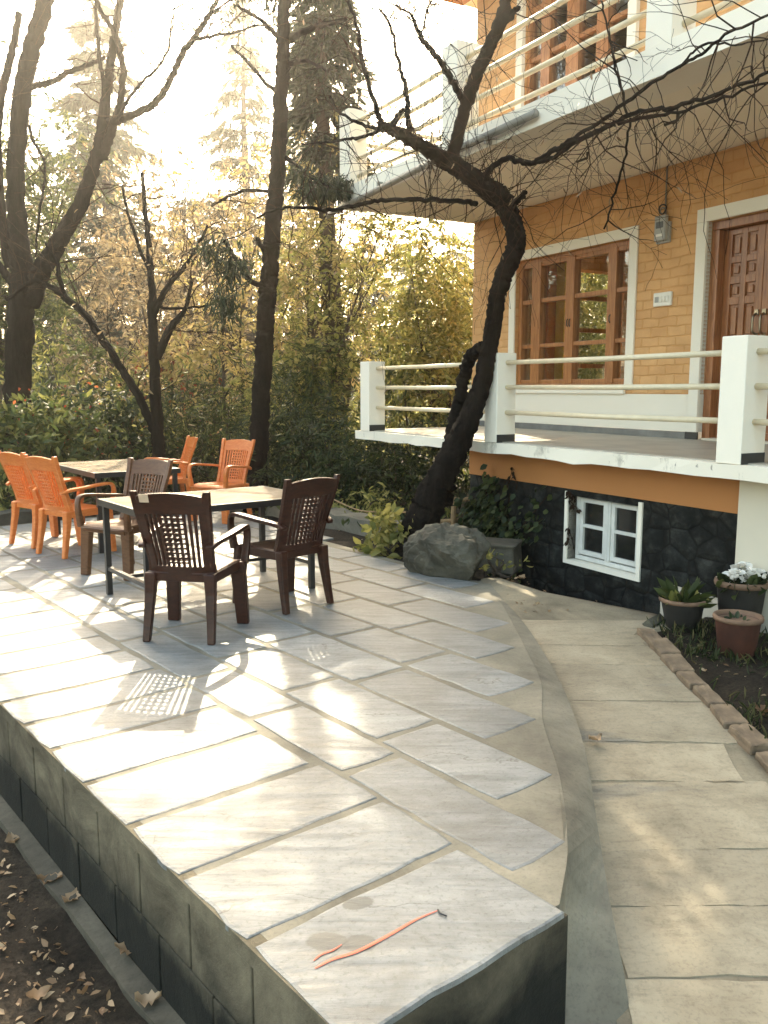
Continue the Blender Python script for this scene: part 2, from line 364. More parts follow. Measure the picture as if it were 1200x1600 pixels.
M['l_rust'] = leafmat('rust_leaf', (.20,.14,.075), (.30,.225,.12), (.38,.30,.165), .5)
M['l_red'] = leafmat('red_leaf', (.13,.020,.012), (.24,.045,.02), (.42,.14,.045), .5)
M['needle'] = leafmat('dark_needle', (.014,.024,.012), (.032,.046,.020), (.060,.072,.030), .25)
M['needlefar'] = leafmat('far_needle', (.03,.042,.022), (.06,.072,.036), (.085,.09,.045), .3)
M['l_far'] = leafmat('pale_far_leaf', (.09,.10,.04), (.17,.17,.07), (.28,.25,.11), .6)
M['l_dry'] = leafmat('dry_leaf', (.16,.09,.045), (.30,.20,.11), (.48,.37,.24), .25)
M['grass'] = leafmat('grass_blade', (.016,.028,.009), (.05,.065,.02), (.17,.15,.065), .3)
M['petal'] = leafmat('white_petal', (.75,.73,.66), (.85,.83,.77), None, .3)

# ------------------------------------------------------------------ ground
ZX = [1.0,1.6,2.2,2.8,3.4,4.2,5.2,6.2,7.0,9.0]; ZZ = [-.62,-.54,-.45,-.33,-.235,-.15,-.08,-.02,0,-.03]
def zp(y): return float(np.interp(y, ZX, ZZ))
S = np.array([math.sin(TERR_AZ), math.cos(TERR_AZ)]); T = np.array([math.cos(TERR_AZ), -math.sin(TERR_AZ)])
O2 = atz(552, 1592)[:2]
def W(s, t): return O2 + S * s + T * t
HOX_, HOY_ = 2.237, 5.733
def gz(x, y):
    t = (np.array([x, y]) - O2) @ T; s = (np.array([x, y]) - O2) @ S
    left = -.565 - .02 * max(0, min(3, -t))
    right = zp(y) - .02
    rel = np.array([x - HOX_, y - HOY_]); uu = rel @ np.array([-.4882, .8727]); dd = rel @ np.array([-.8727, -.4882]) + .3
    if .15 < uu < 3.3 and dd < np.interp(uu, [.15, .27, 1.1, 1.6, 3], [.30, .42, .75, .72, .5]): right = -.42
    if s > -.1:
        k = min(1, max(0, (t - .1) / .5)); z = left * (1 - k) + right * k
    else:
        k = min(1, max(0, (x + .2) / .7)); z = -.6 * (1 - k) + right * k
    kb = min(1, max(0, (s - 8.3) / 1.5)); z = z * (1 - kb) + (-.12) * kb
    if y > 24: z = min(z, -.12 - .03 * (y - 24)) if y < 90 else -2.1
    n = .012 * math.sin(x*7.3 + 1.3*math.sin(y*5.1)) + .010 * math.sin(y*9.1 + x*3.7)
    return z + n
def build_ground():
    xs = np.concatenate([-np.geomspace(400, 9, 14), np.arange(-8.5, .5, .25), np.arange(.5, 3, .1), np.arange(3, 8.6, .25), np.geomspace(9, 400, 14)])
    ys = np.concatenate([-np.geomspace(200, 4, 8), np.arange(-3.5, 5.5, .25), np.arange(5.5, 8.5, .1), np.arange(8.5, 14, .25), np.geomspace(14.5, 500, 26)])
    mb = MB(); nx = len(xs)
    vs = [(x, y, gz(x, y)) for y in ys for x in xs]
    mb.add(vs, [(j*nx+i, j*nx+i+1, (j+1)*nx+i+1, (j+1)*nx+i) for j in range(len(ys)-1) for i in range(nx-1)])
    return tag(mb.build('ground', M['soil'], None, True), kind='structure')
build_ground()

# terrace: cement bed, stone slabs set into it
def zpq(x, y): return zp(y)
edge_r = [(.523,2.391),(.62,2.73),(.70,3.25),(.74,3.84),(.83,4.37),(.845,4.97),(.845,6.1),(.77,6.80)]
curve3 = [atz(*q) for q in ((992,1640,-.47),(985,1590,-.42),(975,1520,-.33),(955,1420,-.22),(935,1300,-.115),(920,1200,-.065),(905,1140,-.05),(880,1075,-.037),(850,1020,-.03),(820,975,-.022),(785,935,-.012),(760,905,-.004))]
curve = [(p[0], p[1]) for p in curve3]
backR = [tuple(W(3.35, 3.74)), tuple(W(6, 3.9)), tuple(W(8.7, 4.2))]
def terrace():
    mb = MB()
    left = [tuple(W(8.7, .0)), tuple(W(0, .0))]
    top = left + [tuple(q[:2] + np.array([.012, 0])) for q in crom([np.array([x, y, 0]) for x, y in edge_r], 6)] + backR
    n = len(top); ZT = -.004
    vs = [(x, y, ZT) for x, y in top] + [(x, y, -.75) for x, y in top]
    fs = [tuple(range(n))] + [(i, i+n, (i+1) % n + n, (i+1) % n) for i in range(n)]
    mb.add(vs, fs)
    return tag(mb.build('terrace', M['cement']), kind='structure')
terr = terrace()
slabs = MB()
def slab(s0, s1, t0, t1, tint, z=0.0, zb=-.02):
    P = []; c = [(s0,t0),(s1,t0),(s1,t1),(s0,t1)]
    for k in range(4):
        a = np.array(c[k]); b = np.array(c[(k+1) % 4]); L = np.linalg.norm(b-a); m = max(2, int(L/.09)); nv = np.array([-(b-a)[1], (b-a)[0]]) / L
        ph = random.uniform(0,6); fr = random.uniform(4,9); am = random.uniform(.0015,.004)
        for i in range(m):
            u = i/m; p = a + (b-a)*u
            if i == 0: p = p + (np.array([s0+s1, t0+t1])/2 - p) / max(.01, np.linalg.norm(np.array([s0+s1, t0+t1])/2 - p)) * random.uniform(.003,.014)
            else: p = p + nv * (random.gauss(0, .0022) + am*math.sin(fr*u*L*3+ph))
            P.append(W(p[0], p[1]))
    n = len(P); cc = np.mean(P, axis=0)
    inn = [p + (cc-p)/np.linalg.norm(cc-p)*.011 for p in P]
    vs = [(p[0], p[1], zb) for p in P] + [(p[0], p[1], z-.003) for p in P] + [(p[0], p[1], z) for p in inn]
    fs = [(i, (i+1) % n, n+(i+1) % n, n+i) for i in range(n)] + [(n+i, n+(i+1) % n, 2*n+(i+1) % n, 2*n+i) for i in range(n)] + [tuple(range(2*n, 3*n))]
    slabs.add(vs, fs, tint)
js = [0, .42, .845, 1.26, 1.69, 2.10, 2.46, 2.83, 3.27, 3.66, 4.05, 4.5, 4.93, 5.35, 5.8, 6.25, 6.7, 7.1, 7.6, 8.1, 8.6]
for i in range(len(js)-1):
    g = .018
    slab(js[i] + (-.056 if i == 0 else g), js[i+1]-g, -.053, .765 + .012*min(4, js[i])/2 + random.uniform(-.02,.02), random.uniform(.2, .8) if i else .75, random.uniform(0,.002))
rows = [(.80,1.085,.19,.80),(1.12,1.465,.555,.76),(1.50,1.865,.985,.85),(1.90,2.255,1.33,.78),(2.29,2.64,1.81,.82),(2.68,3.02,2.2,.85),(3.06,3.37,2.67,.8),(3.41,3.70,3.15,.8),(3.74,4.05,5.6,.8)]
for (t0, t1, se, L) in rows:
    s = se; first = True
    while s < 8.5:
        l = L * random.uniform(.85, 1.15); e = min(s + l, 8.65); fl = .0
        k = .016 * (s - se)
        slab(s + .0 if first else s + .02, e - .02, t0 + k*.45, t1 + k*.45 - random.uniform(0,.012), random.uniform(.15, .85), random.uniform(0,.002), -.02); first = False; s = e
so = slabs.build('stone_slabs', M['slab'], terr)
# sloping cement skirt down to the path
def skirt():
    mb = MB(); A = crom([np.array(q) for q in ((.45,2.05,-.52),(.525,2.385,-.37),(.575,2.56,-.13))] + [np.array([x, y, -.005]) for x, y in edge_r[1:]], 4); B = crom(curve3, 4)
    def res(P, n):
        d = np.r_[0, np.cumsum(np.linalg.norm(np.diff(P, axis=0), axis=1))]; t = np.linspace(0, d[-1], n); return np.stack([np.interp(t, d, P[:,k]) for k in range(3)], 1)
    A = res(A, 60); B = res(B, 60); K = 7; vs = []
    for i in range(60):
        a = A[i].copy(); 
        for k in range(K):
            f = k/(K-1); p = a*(1-f) + B[i]*f; p[2] = a[2] + (B[i][2]-a[2]) * (f**1.0)
            vs.append(p)
        vs.append(B[i].copy()); vs.append(B[i] + np.array([.008, 0, -.30]))
    Q = K + 2
    mb.add(vs, [(i*Q+k, i*Q+k+1, (i+1)*Q+k+1, (i+1)*Q+k) for i in range(59) for k in range(Q-1) if k != K-1])
    o = mb.build('skirt', M['cement'], terr, False); return o
skirt()

# path with its stone slabs
def path():
    mb = MB(); left = curve + [(.95, 6.95)]; right = [(1.22,2.1),(1.6,2.45),(1.78,2.9),(1.78,3.3),(1.765,3.69),(1.745,4.01),(1.73,4.4),(1.715,4.88),(1.725,5.45),(1.96,5.86),(1.65,6.1),(1.25,6.45)]
    ys = np.linspace(.2, 6.9, 135); vs = []
    lx = lambda y: np.interp(y, [.2]+[p[1] for p in left], [.2]+[p[0]-.05 for p in left])
    def rx(y):
        if y < 3.3: return np.interp(y, [.2, 3.3], [2.3, 1.80])
        if y < 5.5: return np.interp(y, [3.3, 5.5], [1.80, 1.74])
        return np.interp(y, [5.5, 5.6, 5.87, 6.1, 6.45, 6.9], [1.74, 2.02, 1.97, 1.66, 1.25, .96])
    K = 13
    for y in ys:
        a, b = lx(y), rx(y)
        for k in range(K):
            x = a + (b-a)*k/(K-1); vs.append((x, y, zp(y) + .0015))
    for y in ys: vs.append((rx(y)+.02, y, zp(y)-.25))
    mb.add(vs, [(j*K+k, j*K+k+1, (j+1)*K+k+1, (j+1)*K+k) for j in range(len(ys)-1) for k in range(K-1)] + [(j*K+K-1, len(ys)*K+j, len(ys)*K+j+1, (j+1)*K+K-1) for j in range(len(ys)-1)], .6)
    o = mb.build('path', M['pathbed'], None, True); tag(o, kind='structure')
    # big flagstones laid across
    jy = [.4, .95, 1.5, 2.05, 2.55, 2.85, 3.15, 3.62, 3.97, 4.42, 4.93, 5.25, 5.75]
    st = MB()
    for j in range(len(jy)-1):
        y0, y1 = jy[j]+.003, jy[j+1]-.003
        n = 16; ph = random.uniform(0,6); cut = random.uniform(.05,.14) if j % 2 else .06; vs = []; R_ = 7
        e0 = [random.gauss(0,.003) for _ in range(n+1)]; e1 = [random.gauss(0,.003) for _ in range(n+1)]
        for r in range(R_+1):
            for i in range(n+1):
                u = i/n; a0 = y0 + .012*math.sin(u*3+ph) + e0[i]; a1 = y1 + .012*math.sin(u*3+ph*2) + e1[i]; y = a0 + (a1-a0)*r/R_
                x = lx(y) + .06 + .015*math.sin(ph+y*3) + (rx(y) - cut - .02*math.sin(y*7+ph) - lx(y) - .06)*u; vs.append((x, y, zp(y)+.0062))
        m = n+1; top = [(r*m+i, r*m+i+1, (r+1)*m+i+1, (r+1)*m+i) for r in range(R_) for i in range(n)]
        rim = [i for i in range(m)] + [r*m+n for r in range(1, R_+1)] + [R_*m+i for i in range(n-1, -1, -1)] + [r*m for r in range(R_-1, 0, -1)]
        b0 = len(vs); vs += [(vs[k][0], vs[k][1], vs[k][2]-.03) for k in rim]; q = len(rim)
        top += [(rim[k], b0+k, b0+(k+1) % q, rim[(k+1) % q]) for k in range(q)]
        st.add(vs, top, random.uniform(0,1))
    st.build('flagstones', M['path'], o)
path()

# retaining wall of concrete blocks: left face and end face
def retaining_wall():
    w = thing('retaining_wall', 'dark stained concrete block wall holding up the stone terrace above the soil', 'wall', (O2[0], O2[1], -.53))
    # local axes built directly in world space, children keep world coordinates through the inverse
    mb = MB()
    def wb(s0, s1, t0, t1, z0, z1, tint):
        c = [W(s0,t0), W(s1,t0), W(s1,t1), W(s0,t1)]
        # chamfered face on the outer (t0) side
        mb.loft([[(p[0],p[1],z0) for p in c], [(p[0],p[1],z1) for p in c]], True, tint)
    for k in range(-1, 24):
        s0 = .02 + k*.385
        wb(max(s0, .0)+.004, s0+.378, -.055 + random.uniform(0,.004), .0, -.294, -.062, random.uniform(.55,1))
        s1 = s0 + .24
        wb(max(s1-.385, .0)+.004, s1-.005, -.055 + random.uniform(0,.005), .0, -.53, -.302, random.uniform(.1,.7))
    mb2 = MB()
    def wc(s0, s1, t0, t1, z0, z1):
        c = [W(s0,t0), W(s1,t0), W(s1,t1), W(s0,t1)]; mb2.loft([[(p[0],p[1],z0) for p in c], [(p[0],p[1],z1) for p in c]], True, .8)
    wc(0, 9, -.043, .0, -.53, -.062)       # mortar behind the joints
    wc(-.04, 9, -.056, .0, -.059, -.005)      # plaster rim under the slabs
    mb3 = MB()
    K = 12; secs = []
    for i in range(K+1):
        t = -.06 + .836*i/K
        secs.append([(*W(-.055 + random.gauss(0,.002), t), -.75), (*W(-.054 + random.gauss(0,.002), t), -.021), (*W(.0, t), -.021), (*W(.0, t), -.75)])
    mb3.loft(secs, True, .3)
    secs = []
    for i in range(13):
        s = -.05 + .62*i/12; secs.append([(*W(s, .74), -.75), (*W(s, .74), -.022), (*W(s, .768), -.022), (*W(s, .772+random.gauss(0,.002)), -.75)])
    mb3.loft(secs, True, .3)
    c2 = MB(); 
    def wd(s0, s1, t0, t1, z0, z1):
        secs = []
        for i in range(31):
            s = s0 + (s1-s0)*i/30; j = random.gauss(0,.008); k = random.gauss(0,.006)
            secs.append([(*W(s, t0+j), z0), (*W(s, t0+j+.02), z1+k-.01), (*W(s, t1), z1+k), (*W(s, t1), z0)])
        c2.loft(secs, True, .9)
    wd(-.05, 9, -.15, -.052, -.8, -.53)
    inv = Matrix.Translation(w.location) @ Matrix.Rotation(w.rotation_euler.z, 4, 'Z'); inv = inv.inverted()
    for nm, m_, mt in (('blocks', mb, M['block']), ('mortar', mb2, M['block']), ('end_face', mb3, M['blockend']), ('footing', c2, M['footing'])):
        o = m_.build(nm, mt, w, bevel=.006 if nm == 'blocks' else 0)
        o.matrix_parent_inverse = inv
retaining_wall()

# ------------------------------------------------------------------ house (local axes: x along the front to the far end, y outwards, z up)
HOX, HOY, HANG = 2.237, 5.733, math.atan2(.8727, -.4882)
house = thing('house', 'two-storey yellow brick guest house with white balconies on a dark stone basement', 'house', (HOX, HOY, 0), HANG)
HU = np.array([-.4882, .8727]); HN = np.array([-.8727, -.4882])
def H(u, n, z): p = np.array([HOX, HOY]) + HU*u + HN*n; return (p[0], p[1], z)
D = -1.936
def part(nm, mat, boxes, parent=house, bevel=0, smooth=False):
    mb = MB()
    for b in boxes: mb.box(*b)
    return mb.build(nm, mat, parent, smooth, bevel)
U0, U1 = -7.0, 5.62
wt = .22
def wall_with(nm, mat, u0, u1, z0, z1, holes, n1, parent=house, thick=wt):
    bx = []; us = sorted({u0, u1} | {h[0] for h in holes} | {h[1] for h in holes})
    for a, b in zip(us[:-1], us[1:]):
        hs = sorted([(h[2], h[3]) for h in holes if h[0] <= a + 1e-6 and h[1] >= b - 1e-6]); z = z0
        for h0, h1 in hs:
            if h0 > z + 1e-6: bx.append((a, b, n1-thick, n1, z, h0))
            z = h1
        if z < z1 - 1e-6: bx.append((a, b, n1-thick, n1, z, z1))
    return part(nm, mat, bx, parent)
wall_with('front_wall', M['yellow'], U0, U1, 1.50, 3.71, [(2.79, 4.70, 1.50, 3.10), (.77, 1.81, 1.50, 3.10)], D)
wall_with('dado', M['white'], U0, U1, 1.137, 1.50, [(.77, 1.81, 1.137, 1.50)], D - .002)
# end wall (faces the far end) with two openings that light the room
eb = []
for a, b, z0, z1 in ((D-1.3, D-wt, 1.066, 3.71), (D-2.9, D-2.5, 1.066, 3.71), (D-5.0, D-4.5, 1.066, 3.71), (D-2.5, D-1.3, 1.066, 1.4), (D-2.5, D-1.3, 3.2, 3.71), (D-4.5, D-2.9, 1.066, 1.3), (D-4.5, D-2.9, 3.2, 3.71)):
    eb.append((U1-wt, U1-.001, a, b, z0, z1))
part('end_wall', M['yellow'], eb)
part('room', M['room'], [(U0, U1-wt, D-5.2, D-5.0, 1.066, 3.71), (U0, U0+.2, D-5.0, D-wt, 1.066, 3.71), (.35, .45, D-5.0, D-wt, 1.066, 3.71)])
part('room_pillar', M['roompillar'], [(5.10, 5.26, D-1.28, D-1.12, 1.066, 3.70)])
part('curtain', M['roomred'], [(5.28, 5.34, D-1.30, D-1.0, 1.2, 3.4)])
part('curtain', M['roomred'], [(3.55, 3.80, D-4.9, D-4.84, 1.1, 3.2)])
part('room_table', M['darkwood'], [(3.0, 4.4, D-2.6, D-1.7, 1.76, 1.80), (3.05, 3.10, D-1.8, D-1.75, 1.07, 1.76), (4.3, 4.35, D-1.8, D-1.75, 1.07, 1.76), (3.05, 3.10, D-2.55, D-2.5, 1.07, 1.76), (4.3, 4.35, D-2.55, D-2.5, 1.07, 1.76)])
for a, b in ((D-2.5, D-1.3), (D-4.5, D-2.9)):
    z0 = 1.4 if b > D-2 else 1.3; m_ = (a+b)/2
    part('window', M['wood'], [(U1-.16, U1-.08, a, a+.06, z0, 3.2), (U1-.16, U1-.08, b-.06, b, z0, 3.2), ] + [(U1-.15, U1-.09, p_, q_, zz, zz+.06) for zz in (1.85, 2.35, 2.8) for p_, q_ in ((a+.06, b-.06),)])
# veranda slab, skirting, floor
def wob_slab(nm, mat, u0, u1, n0, n1, z0, z1, amp=.006):
    mb = MB(); K = 60; secs = []
    for i in range(K+1):
        u = u0 + (u1-u0)*i/K; j = [random.gauss(0, amp) for _ in range(4)]
        secs.append([(u, n0, z0), (u, n0, z1), (u, n1 + j[0]*.4, z1 - abs(j[1])*.5), (u, n1 + j[2]*.4 - .004, z0 + j[3])])
    mb.loft(secs); return mb.build(nm, mat, house)
wob_slab('veranda_slab', M['whitestain'], U0, 5.30, D-.22, 0, .955, 1.058)
part('veranda_floor', M['floor'], [(U0, 5.27, D-5.0, -.07, 1.052, 1.066)])
part('skirting', M['tile'], [(u, u+.60, D-.004, D+.012 + .0006*(i_ % 2), 1.064, 1.135) for i_, u in enumerate(np.arange(1.96, 5.5, .60))])
part('skirting', M['tile'], [(.1, .66, D-.004, D+.012, 1.064, 1.135)])
part('skirting', M['blacktile'], [(1.81, 1.955, D-.004, D+.013, 1.064, 1.137)])
# basement
wall_with('basement_wall', M['stonewall'], .0, 3.29, -.5, .682, [(.945, 1.775, .05, .625)], -.30, thick=.3)
part('basement_side', M['stonewall'], [(3.0, 3.288, -3.5, -.60, -.5, .68)])
wall_with('plinth_band', M['band'], -.03, 3.292, .684, .954, [], -.288, thick=.28)
part('pilaster', M['cream'], [(-1.2, -.035, -.6, -.22, -.5, .953)])
# columns and rails of both galleries
def column(u0, u1, n0, n1, z0, z1, tile=True):
    c = part('column', M['white'], [(u0, u1, n0, n1, z0, z1)], bevel=.006)
    if tile: part('column_base', M['blacktile'], [(u0-.006, u0+.02, n0+.004, n1-.004, z0+.002, z0+.075)], c)
    return c
column(-.20, .0, -.24, -.004, 1.057, 1.895); column(2.46, 2.65, -.22, -.004, 1.057, 1.88); column(4.95, 5.17, -.22, -.004, 1.057, 1.87); column(-2.9, -2.7, -.24, -.004, 1.057, 1.89)
def rail(a, b, r=.021):
    mb = MB(); mb.tube([a, ((a[0]+b[0])/2, (a[1]+b[1])/2, (a[2]+b[2])/2 - .004), b], r, 12); return mb.build('rail', M['rail'], house, True)
for (a, b) in ((-2.7, -.2), (0, 2.46), (2.65, 4.95)):
    for z in (1.792, 1.568, 1.336): rail((a, -.115, z), (b, -.115, z))
wob_slab('balcony_slab', M['white'], U0, 5.72, -.35, .004, 3.712, 3.925, .002)
part('balcony_slab', M['soffit'], [(U0, 5.71, D-5.0, -.345, 3.716, 3.92)])
column(.56, .80, -.24, -.004, 3.926, 5.0, False); column(3.18, 3.44, -.26, -.004, 3.926, 4.80, False); column(5.42, 5.68, -.24, -.004, 3.926, 4.8, False); column(-1.9, -1.66, -.24, -.004, 3.926, 5.0, False)
for (a, b) in ((-1.66, .56), (.80, 3.18), (3.44, 5.42)):
    for z in (4.045, 4.24, 4.45, 4.66): rail((a, -.12, z), (b, -.12, z), .023)
for nn in (-.3,): 
    for z in (4.045, 4.24, 4.45, 4.66): rail((5.55, -.24, z), (5.55, D-2, z), .023)
g = MB(); g.tube([(1.93, .05, 3.80), (3.3, .055, 3.775), (5.9, .06, 3.66)], .034, 14); gu = g.build('gutter', M['gutter'], house, True)
for u in (2.6, 3.6, 4.6, 5.4): part('bracket', M['gutter'], [(u, u+.025, .0, .07, 3.72, 3.80)], gu)
# upper floor
wall_with('upper_wall', M['yellow'], U0, U1, 3.925, 6.5, [(2.92, 4.62, 4.36, 6.2)], D)
part('upper_end_wall', M['yellow'], [(U1-wt, U1-.002, D-5, D-wt, 3.925, 6.5), (U0, U0+.2, D-5, D-wt, 3.925, 6.5), (U0+.2, U1-wt, D-5.2, D-5, 3.925, 6.5)])
part('roof', M['soffit'], [(U0-.3, U1+.35, D-5.6, -1.25, 6.502, 6.66)])
part('roof_soffit', M['band'], [(U0-.28, U1+.33, D+.002, -1.27, 6.480, 6.500)])
wcas = [(2.80, 2.918, D+.002, D+.05, 4.25, 6.3), (4.622, 4.74, D+.002, D+.05, 4.25, 6.3), (2.80, 4.74, D+.002, D+.05, 6.3, 6.4)]
part('window_casing', M['white'], wcas)
def casement(nm, u0, u1, z0, z1, posts, muntins, n1, mat, sill=None, depth=.09, pane='glass', pw=.05):
    bx = [(u0, u1, n1-depth, n1, z1-pw, z1), (u0, u1, n1-depth, n1, z0, z0+pw)]
    for a, b in posts: bx.append((a, b, n1-depth+.002, n1+.012, z0+pw, z1-pw))
    ps = sorted(posts)
    for (a0, a1), (b0, b1) in zip(ps[:-1], ps[1:]):
        for m0, m1 in muntins: bx.append((a1, b0, n1-depth+.02, n1-.004, m0, m1))
        bx.append((a1, b0, n1-depth+.02, n1-.003, z1-pw-.045, z1-pw)); bx.append((a1, b0, n1-depth+.02, n1-.003, z0+pw, z0+pw+.045))
    w = part(nm, mat, bx, bevel=.004)
    part('pane', M[pane], [(u0+.02, u1-.02, n1-depth*.55-.002, n1-depth*.55+.002, z0+.03, z1-.03)], w)
    return w
wm = casement('window', 2.795, 4.695, 1.568, 3.098, [(2.80,2.86),(3.03,3.155),(3.69,3.83),(4.28,4.44),(4.63,4.69)], [(2.575,2.625),(2.045,2.09)], D-.05, M['wood'])
for u in (3.10, 3.74, 3.78):
    hb = MB(); hb.tube([(u, D-.05, 2.25), (u, D-.025, 2.28), (u, D-.025, 2.33), (u, D-.05, 2.36)], .007, 6); hb.build('handle', M['black'], wm)
part('window_casing', M['white'], [(2.685, 2.795, D+.002, D+.022, 1.54, 3.10), (4.70, 4.81, D+.002, D+.022, 1.54, 3.10), (2.685, 4.81, D+.002, D+.022, 3.102, 3.21), (2.79, 4.70, D-.22, D+.03, 1.502, 1.566)])
casement('window', 2.93, 4.61, 4.37, 6.18, [(2.93,2.99),(3.26,3.44),(3.72,3.92),(4.2,4.36),(4.55,4.61)], [(4.75,4.80),(5.35,5.40),(5.9,5.95)], D-.03, M['wood'])
# door with two panelled leaves
door = part('door', M['doorwood'], [(1.72, 1.805, D-.20, D-.045, 1.07, 3.02), (.775, .86, D-.20, D-.045, 1.07, 3.02), (.775, 1.805, D-.20, D-.045, 3.022, 3.098)], bevel=.004)
def leaf(u0, u1):
    n1 = D-.13; bx = [(u0, u1, n1-.05, n1-.022, 1.08, 3.015)]
    st = .075; um = (u0+u1)/2
    rowsz = [(1.14,1.22),(1.30,1.46),(1.54,1.68),(1.76,1.92),(2.01,2.34),(2.42,2.55),(2.62,2.75),(2.83,2.955)]
    rowsz = [(1.16,1.34),(1.42,1.60),(1.68,1.86),(1.94,2.00),(2.04,2.34),(2.41,2.55),(2.62,2.755),(2.825,2.99)]
    rowsz = [(1.15,1.31),(1.39,1.55),(1.63,1.85),(2.03,2.33),(2.40,2.52),(2.59,2.71),(2.77,2.965)]
    for a, b in ((u0, u0+st), (um-.03, um+.03), (u1-st, u1)): bx.append((a, b, n1-.022, n1, 1.08, 3.015))
    zz = [1.08] + [z for r in rowsz for z in r] + [3.015]
    for k in range(0, len(zz), 2):
        for a, b in ((u0+st, um-.03), (um+.03, u1-st)): bx.append((a, b, n1-.0218, n1-.0004, zz[k], zz[k+1]))
    for r in rowsz:
        for a, b in ((u0+st, um-.03), (um+.03, u1-st)): bx.append((a+.026, b-.026, n1-.021, n1-.006, r[0]+.026, r[1]-.026))
    return part('door_leaf', M['doorwood'], bx, door, bevel=.004)
leaf(1.292, 1.716); leaf(.864, 1.288)
for u in (1.325, 1.245):
    hb = MB(); hb.tube(crom([(u, D-.12, 2.04), (u, D-.075, 2.07), (u, D-.07, 2.13), (u, D-.075, 2.20), (u, D-.12, 2.23)], 4), .011, 8)
    hb.box(u-.02, u+.02, D-.128, D-.112, 2.005, 2.055); hb.box(u-.02, u+.02, D-.128, D-.112, 2.215, 2.265)
    hb.build('handle', M['steel'], door)
part('door_casing', M['white'], [(1.81, 1.925, D-.045, D+.03, 1.137, 3.10), (.655, .77, D-.045, D+.03, 1.137, 3.10), (.655, 1.925, D-.045, D+.03, 3.102, 3.222)])
part('door_threshold', M['cream'], [(.86, 1.72, D-.2, D+.05, 1.0665, 1.085)])
# basement window in a deep pale reveal
bw = part('window', M['sashwhite'], [(.95, .992, -.42, -.36, .10, .62), (1.70, 1.742, -.42, -.36, .10, .62), (.95, 1.742, -.42, -.36, .622, .66), (.95, 1.742, -.42, -.36, .06, .098),
     (1.318, 1.342, -.42, -.352, .10, .62), (1.345, 1.37, -.42, -.352, .10, .62)], bevel=.003)
def sash(a, b):
    return part('sash', M['sashwhite'], [(a, a+.04, -.405, -.362, .11, .61), (b-.04, b, -.405, -.362, .11, .61), (a+.04, b-.04, -.405, -.362, .572, .61), (a+.04, b-.04, -.405, -.362, .11, .15), (a+.04, b-.04, -.405, -.364, .352, .382)], bw, bevel=.003)
sash(.995, 1.316); sash(1.372, 1.697)
for a_ in (1.0, 1.38): part('pane', M['darkglass'], [(a_, a_+.31, -.392, -.386, .14, .59)], bw)
part('window_casing', M['white'], [(1.775, 1.815, -.42, -.285, .018, .66), (.905, .946, -.42, -.285, .018, .66), (.946, 1.775, -.44, -.285, .018, .052)])
part('basement_back', M['darkwood'], [(.8, 1.9, -.64, -.61, -.1, .68)])
def hook(u, n, z):
    mb = MB(); mb.tube([(u, n, 3.713), (u, n, z), (u+.12, n+.02, z-.01)], .012, 8); return mb.build('hook', M['black'], house)
hook(1.15, -.75, 3.66); hook(2.35, -.9, 3.66)

# electric meter and switch board on the wall
def hthing(nm, label, cat, u, n, z): p = H(u, n, z); return thing(nm, label, cat, p, HANG)
mt = hthing('electric_meter', 'small grey electricity meter on the yellow brick wall between window and door', 'meter', 2.34, D, 2.98)
part('casing', M['grey'], [(-.085, .085, .002, .035, 0, .20), (-.07, .07, .035, .08, .02, .26)], mt, bevel=.008)
part('display', M['blacktile'], [(-.045, .045, .0802, .083, .14, .20)], mt); part('display', M['offwhite'], [(-.04, .04, .0802, .083, .06, .085)], mt)
mb = MB(); mb.tube(crom([(-.02, .03, .26), (-.03, .035, .31), (.01, .04, .34), (.04, .04, .31), (.01, .04, .28), (-.02,.03,.30), (-.01,.02,.37), (0,.012,.42), (0,.012,.73)], 6), .0085, 8)
mb.build('cable', M['gutter'], mt, True)
mb = MB(); mb.tube(crom([(.045*math.cos(a), .05+.006*math.sin(a*2), .32+.045*math.sin(a)) for a in np.linspace(0, 12.5, 26)], 3), .008, 6); mb.build('cable', M['black'], mt, True)
sw = hthing('switch_board', 'white rectangular switch board on the yellow bricks left of the wooden door', 'switch', 2.315, D, 2.37)
part('plate', M['offwhite'], [(-.115, .115, .002, .03, 0, .135)], sw, bevel=.008)
for x in (-.085, -.045, -.005): part('switch', M['offwhite'], [(x, x+.03, .0305, .042, .04, .095)], sw, bevel=.003)
part('socket', M['grey'], [(.04, .09, .0305, .036, .04, .095)], sw, bevel=.003)

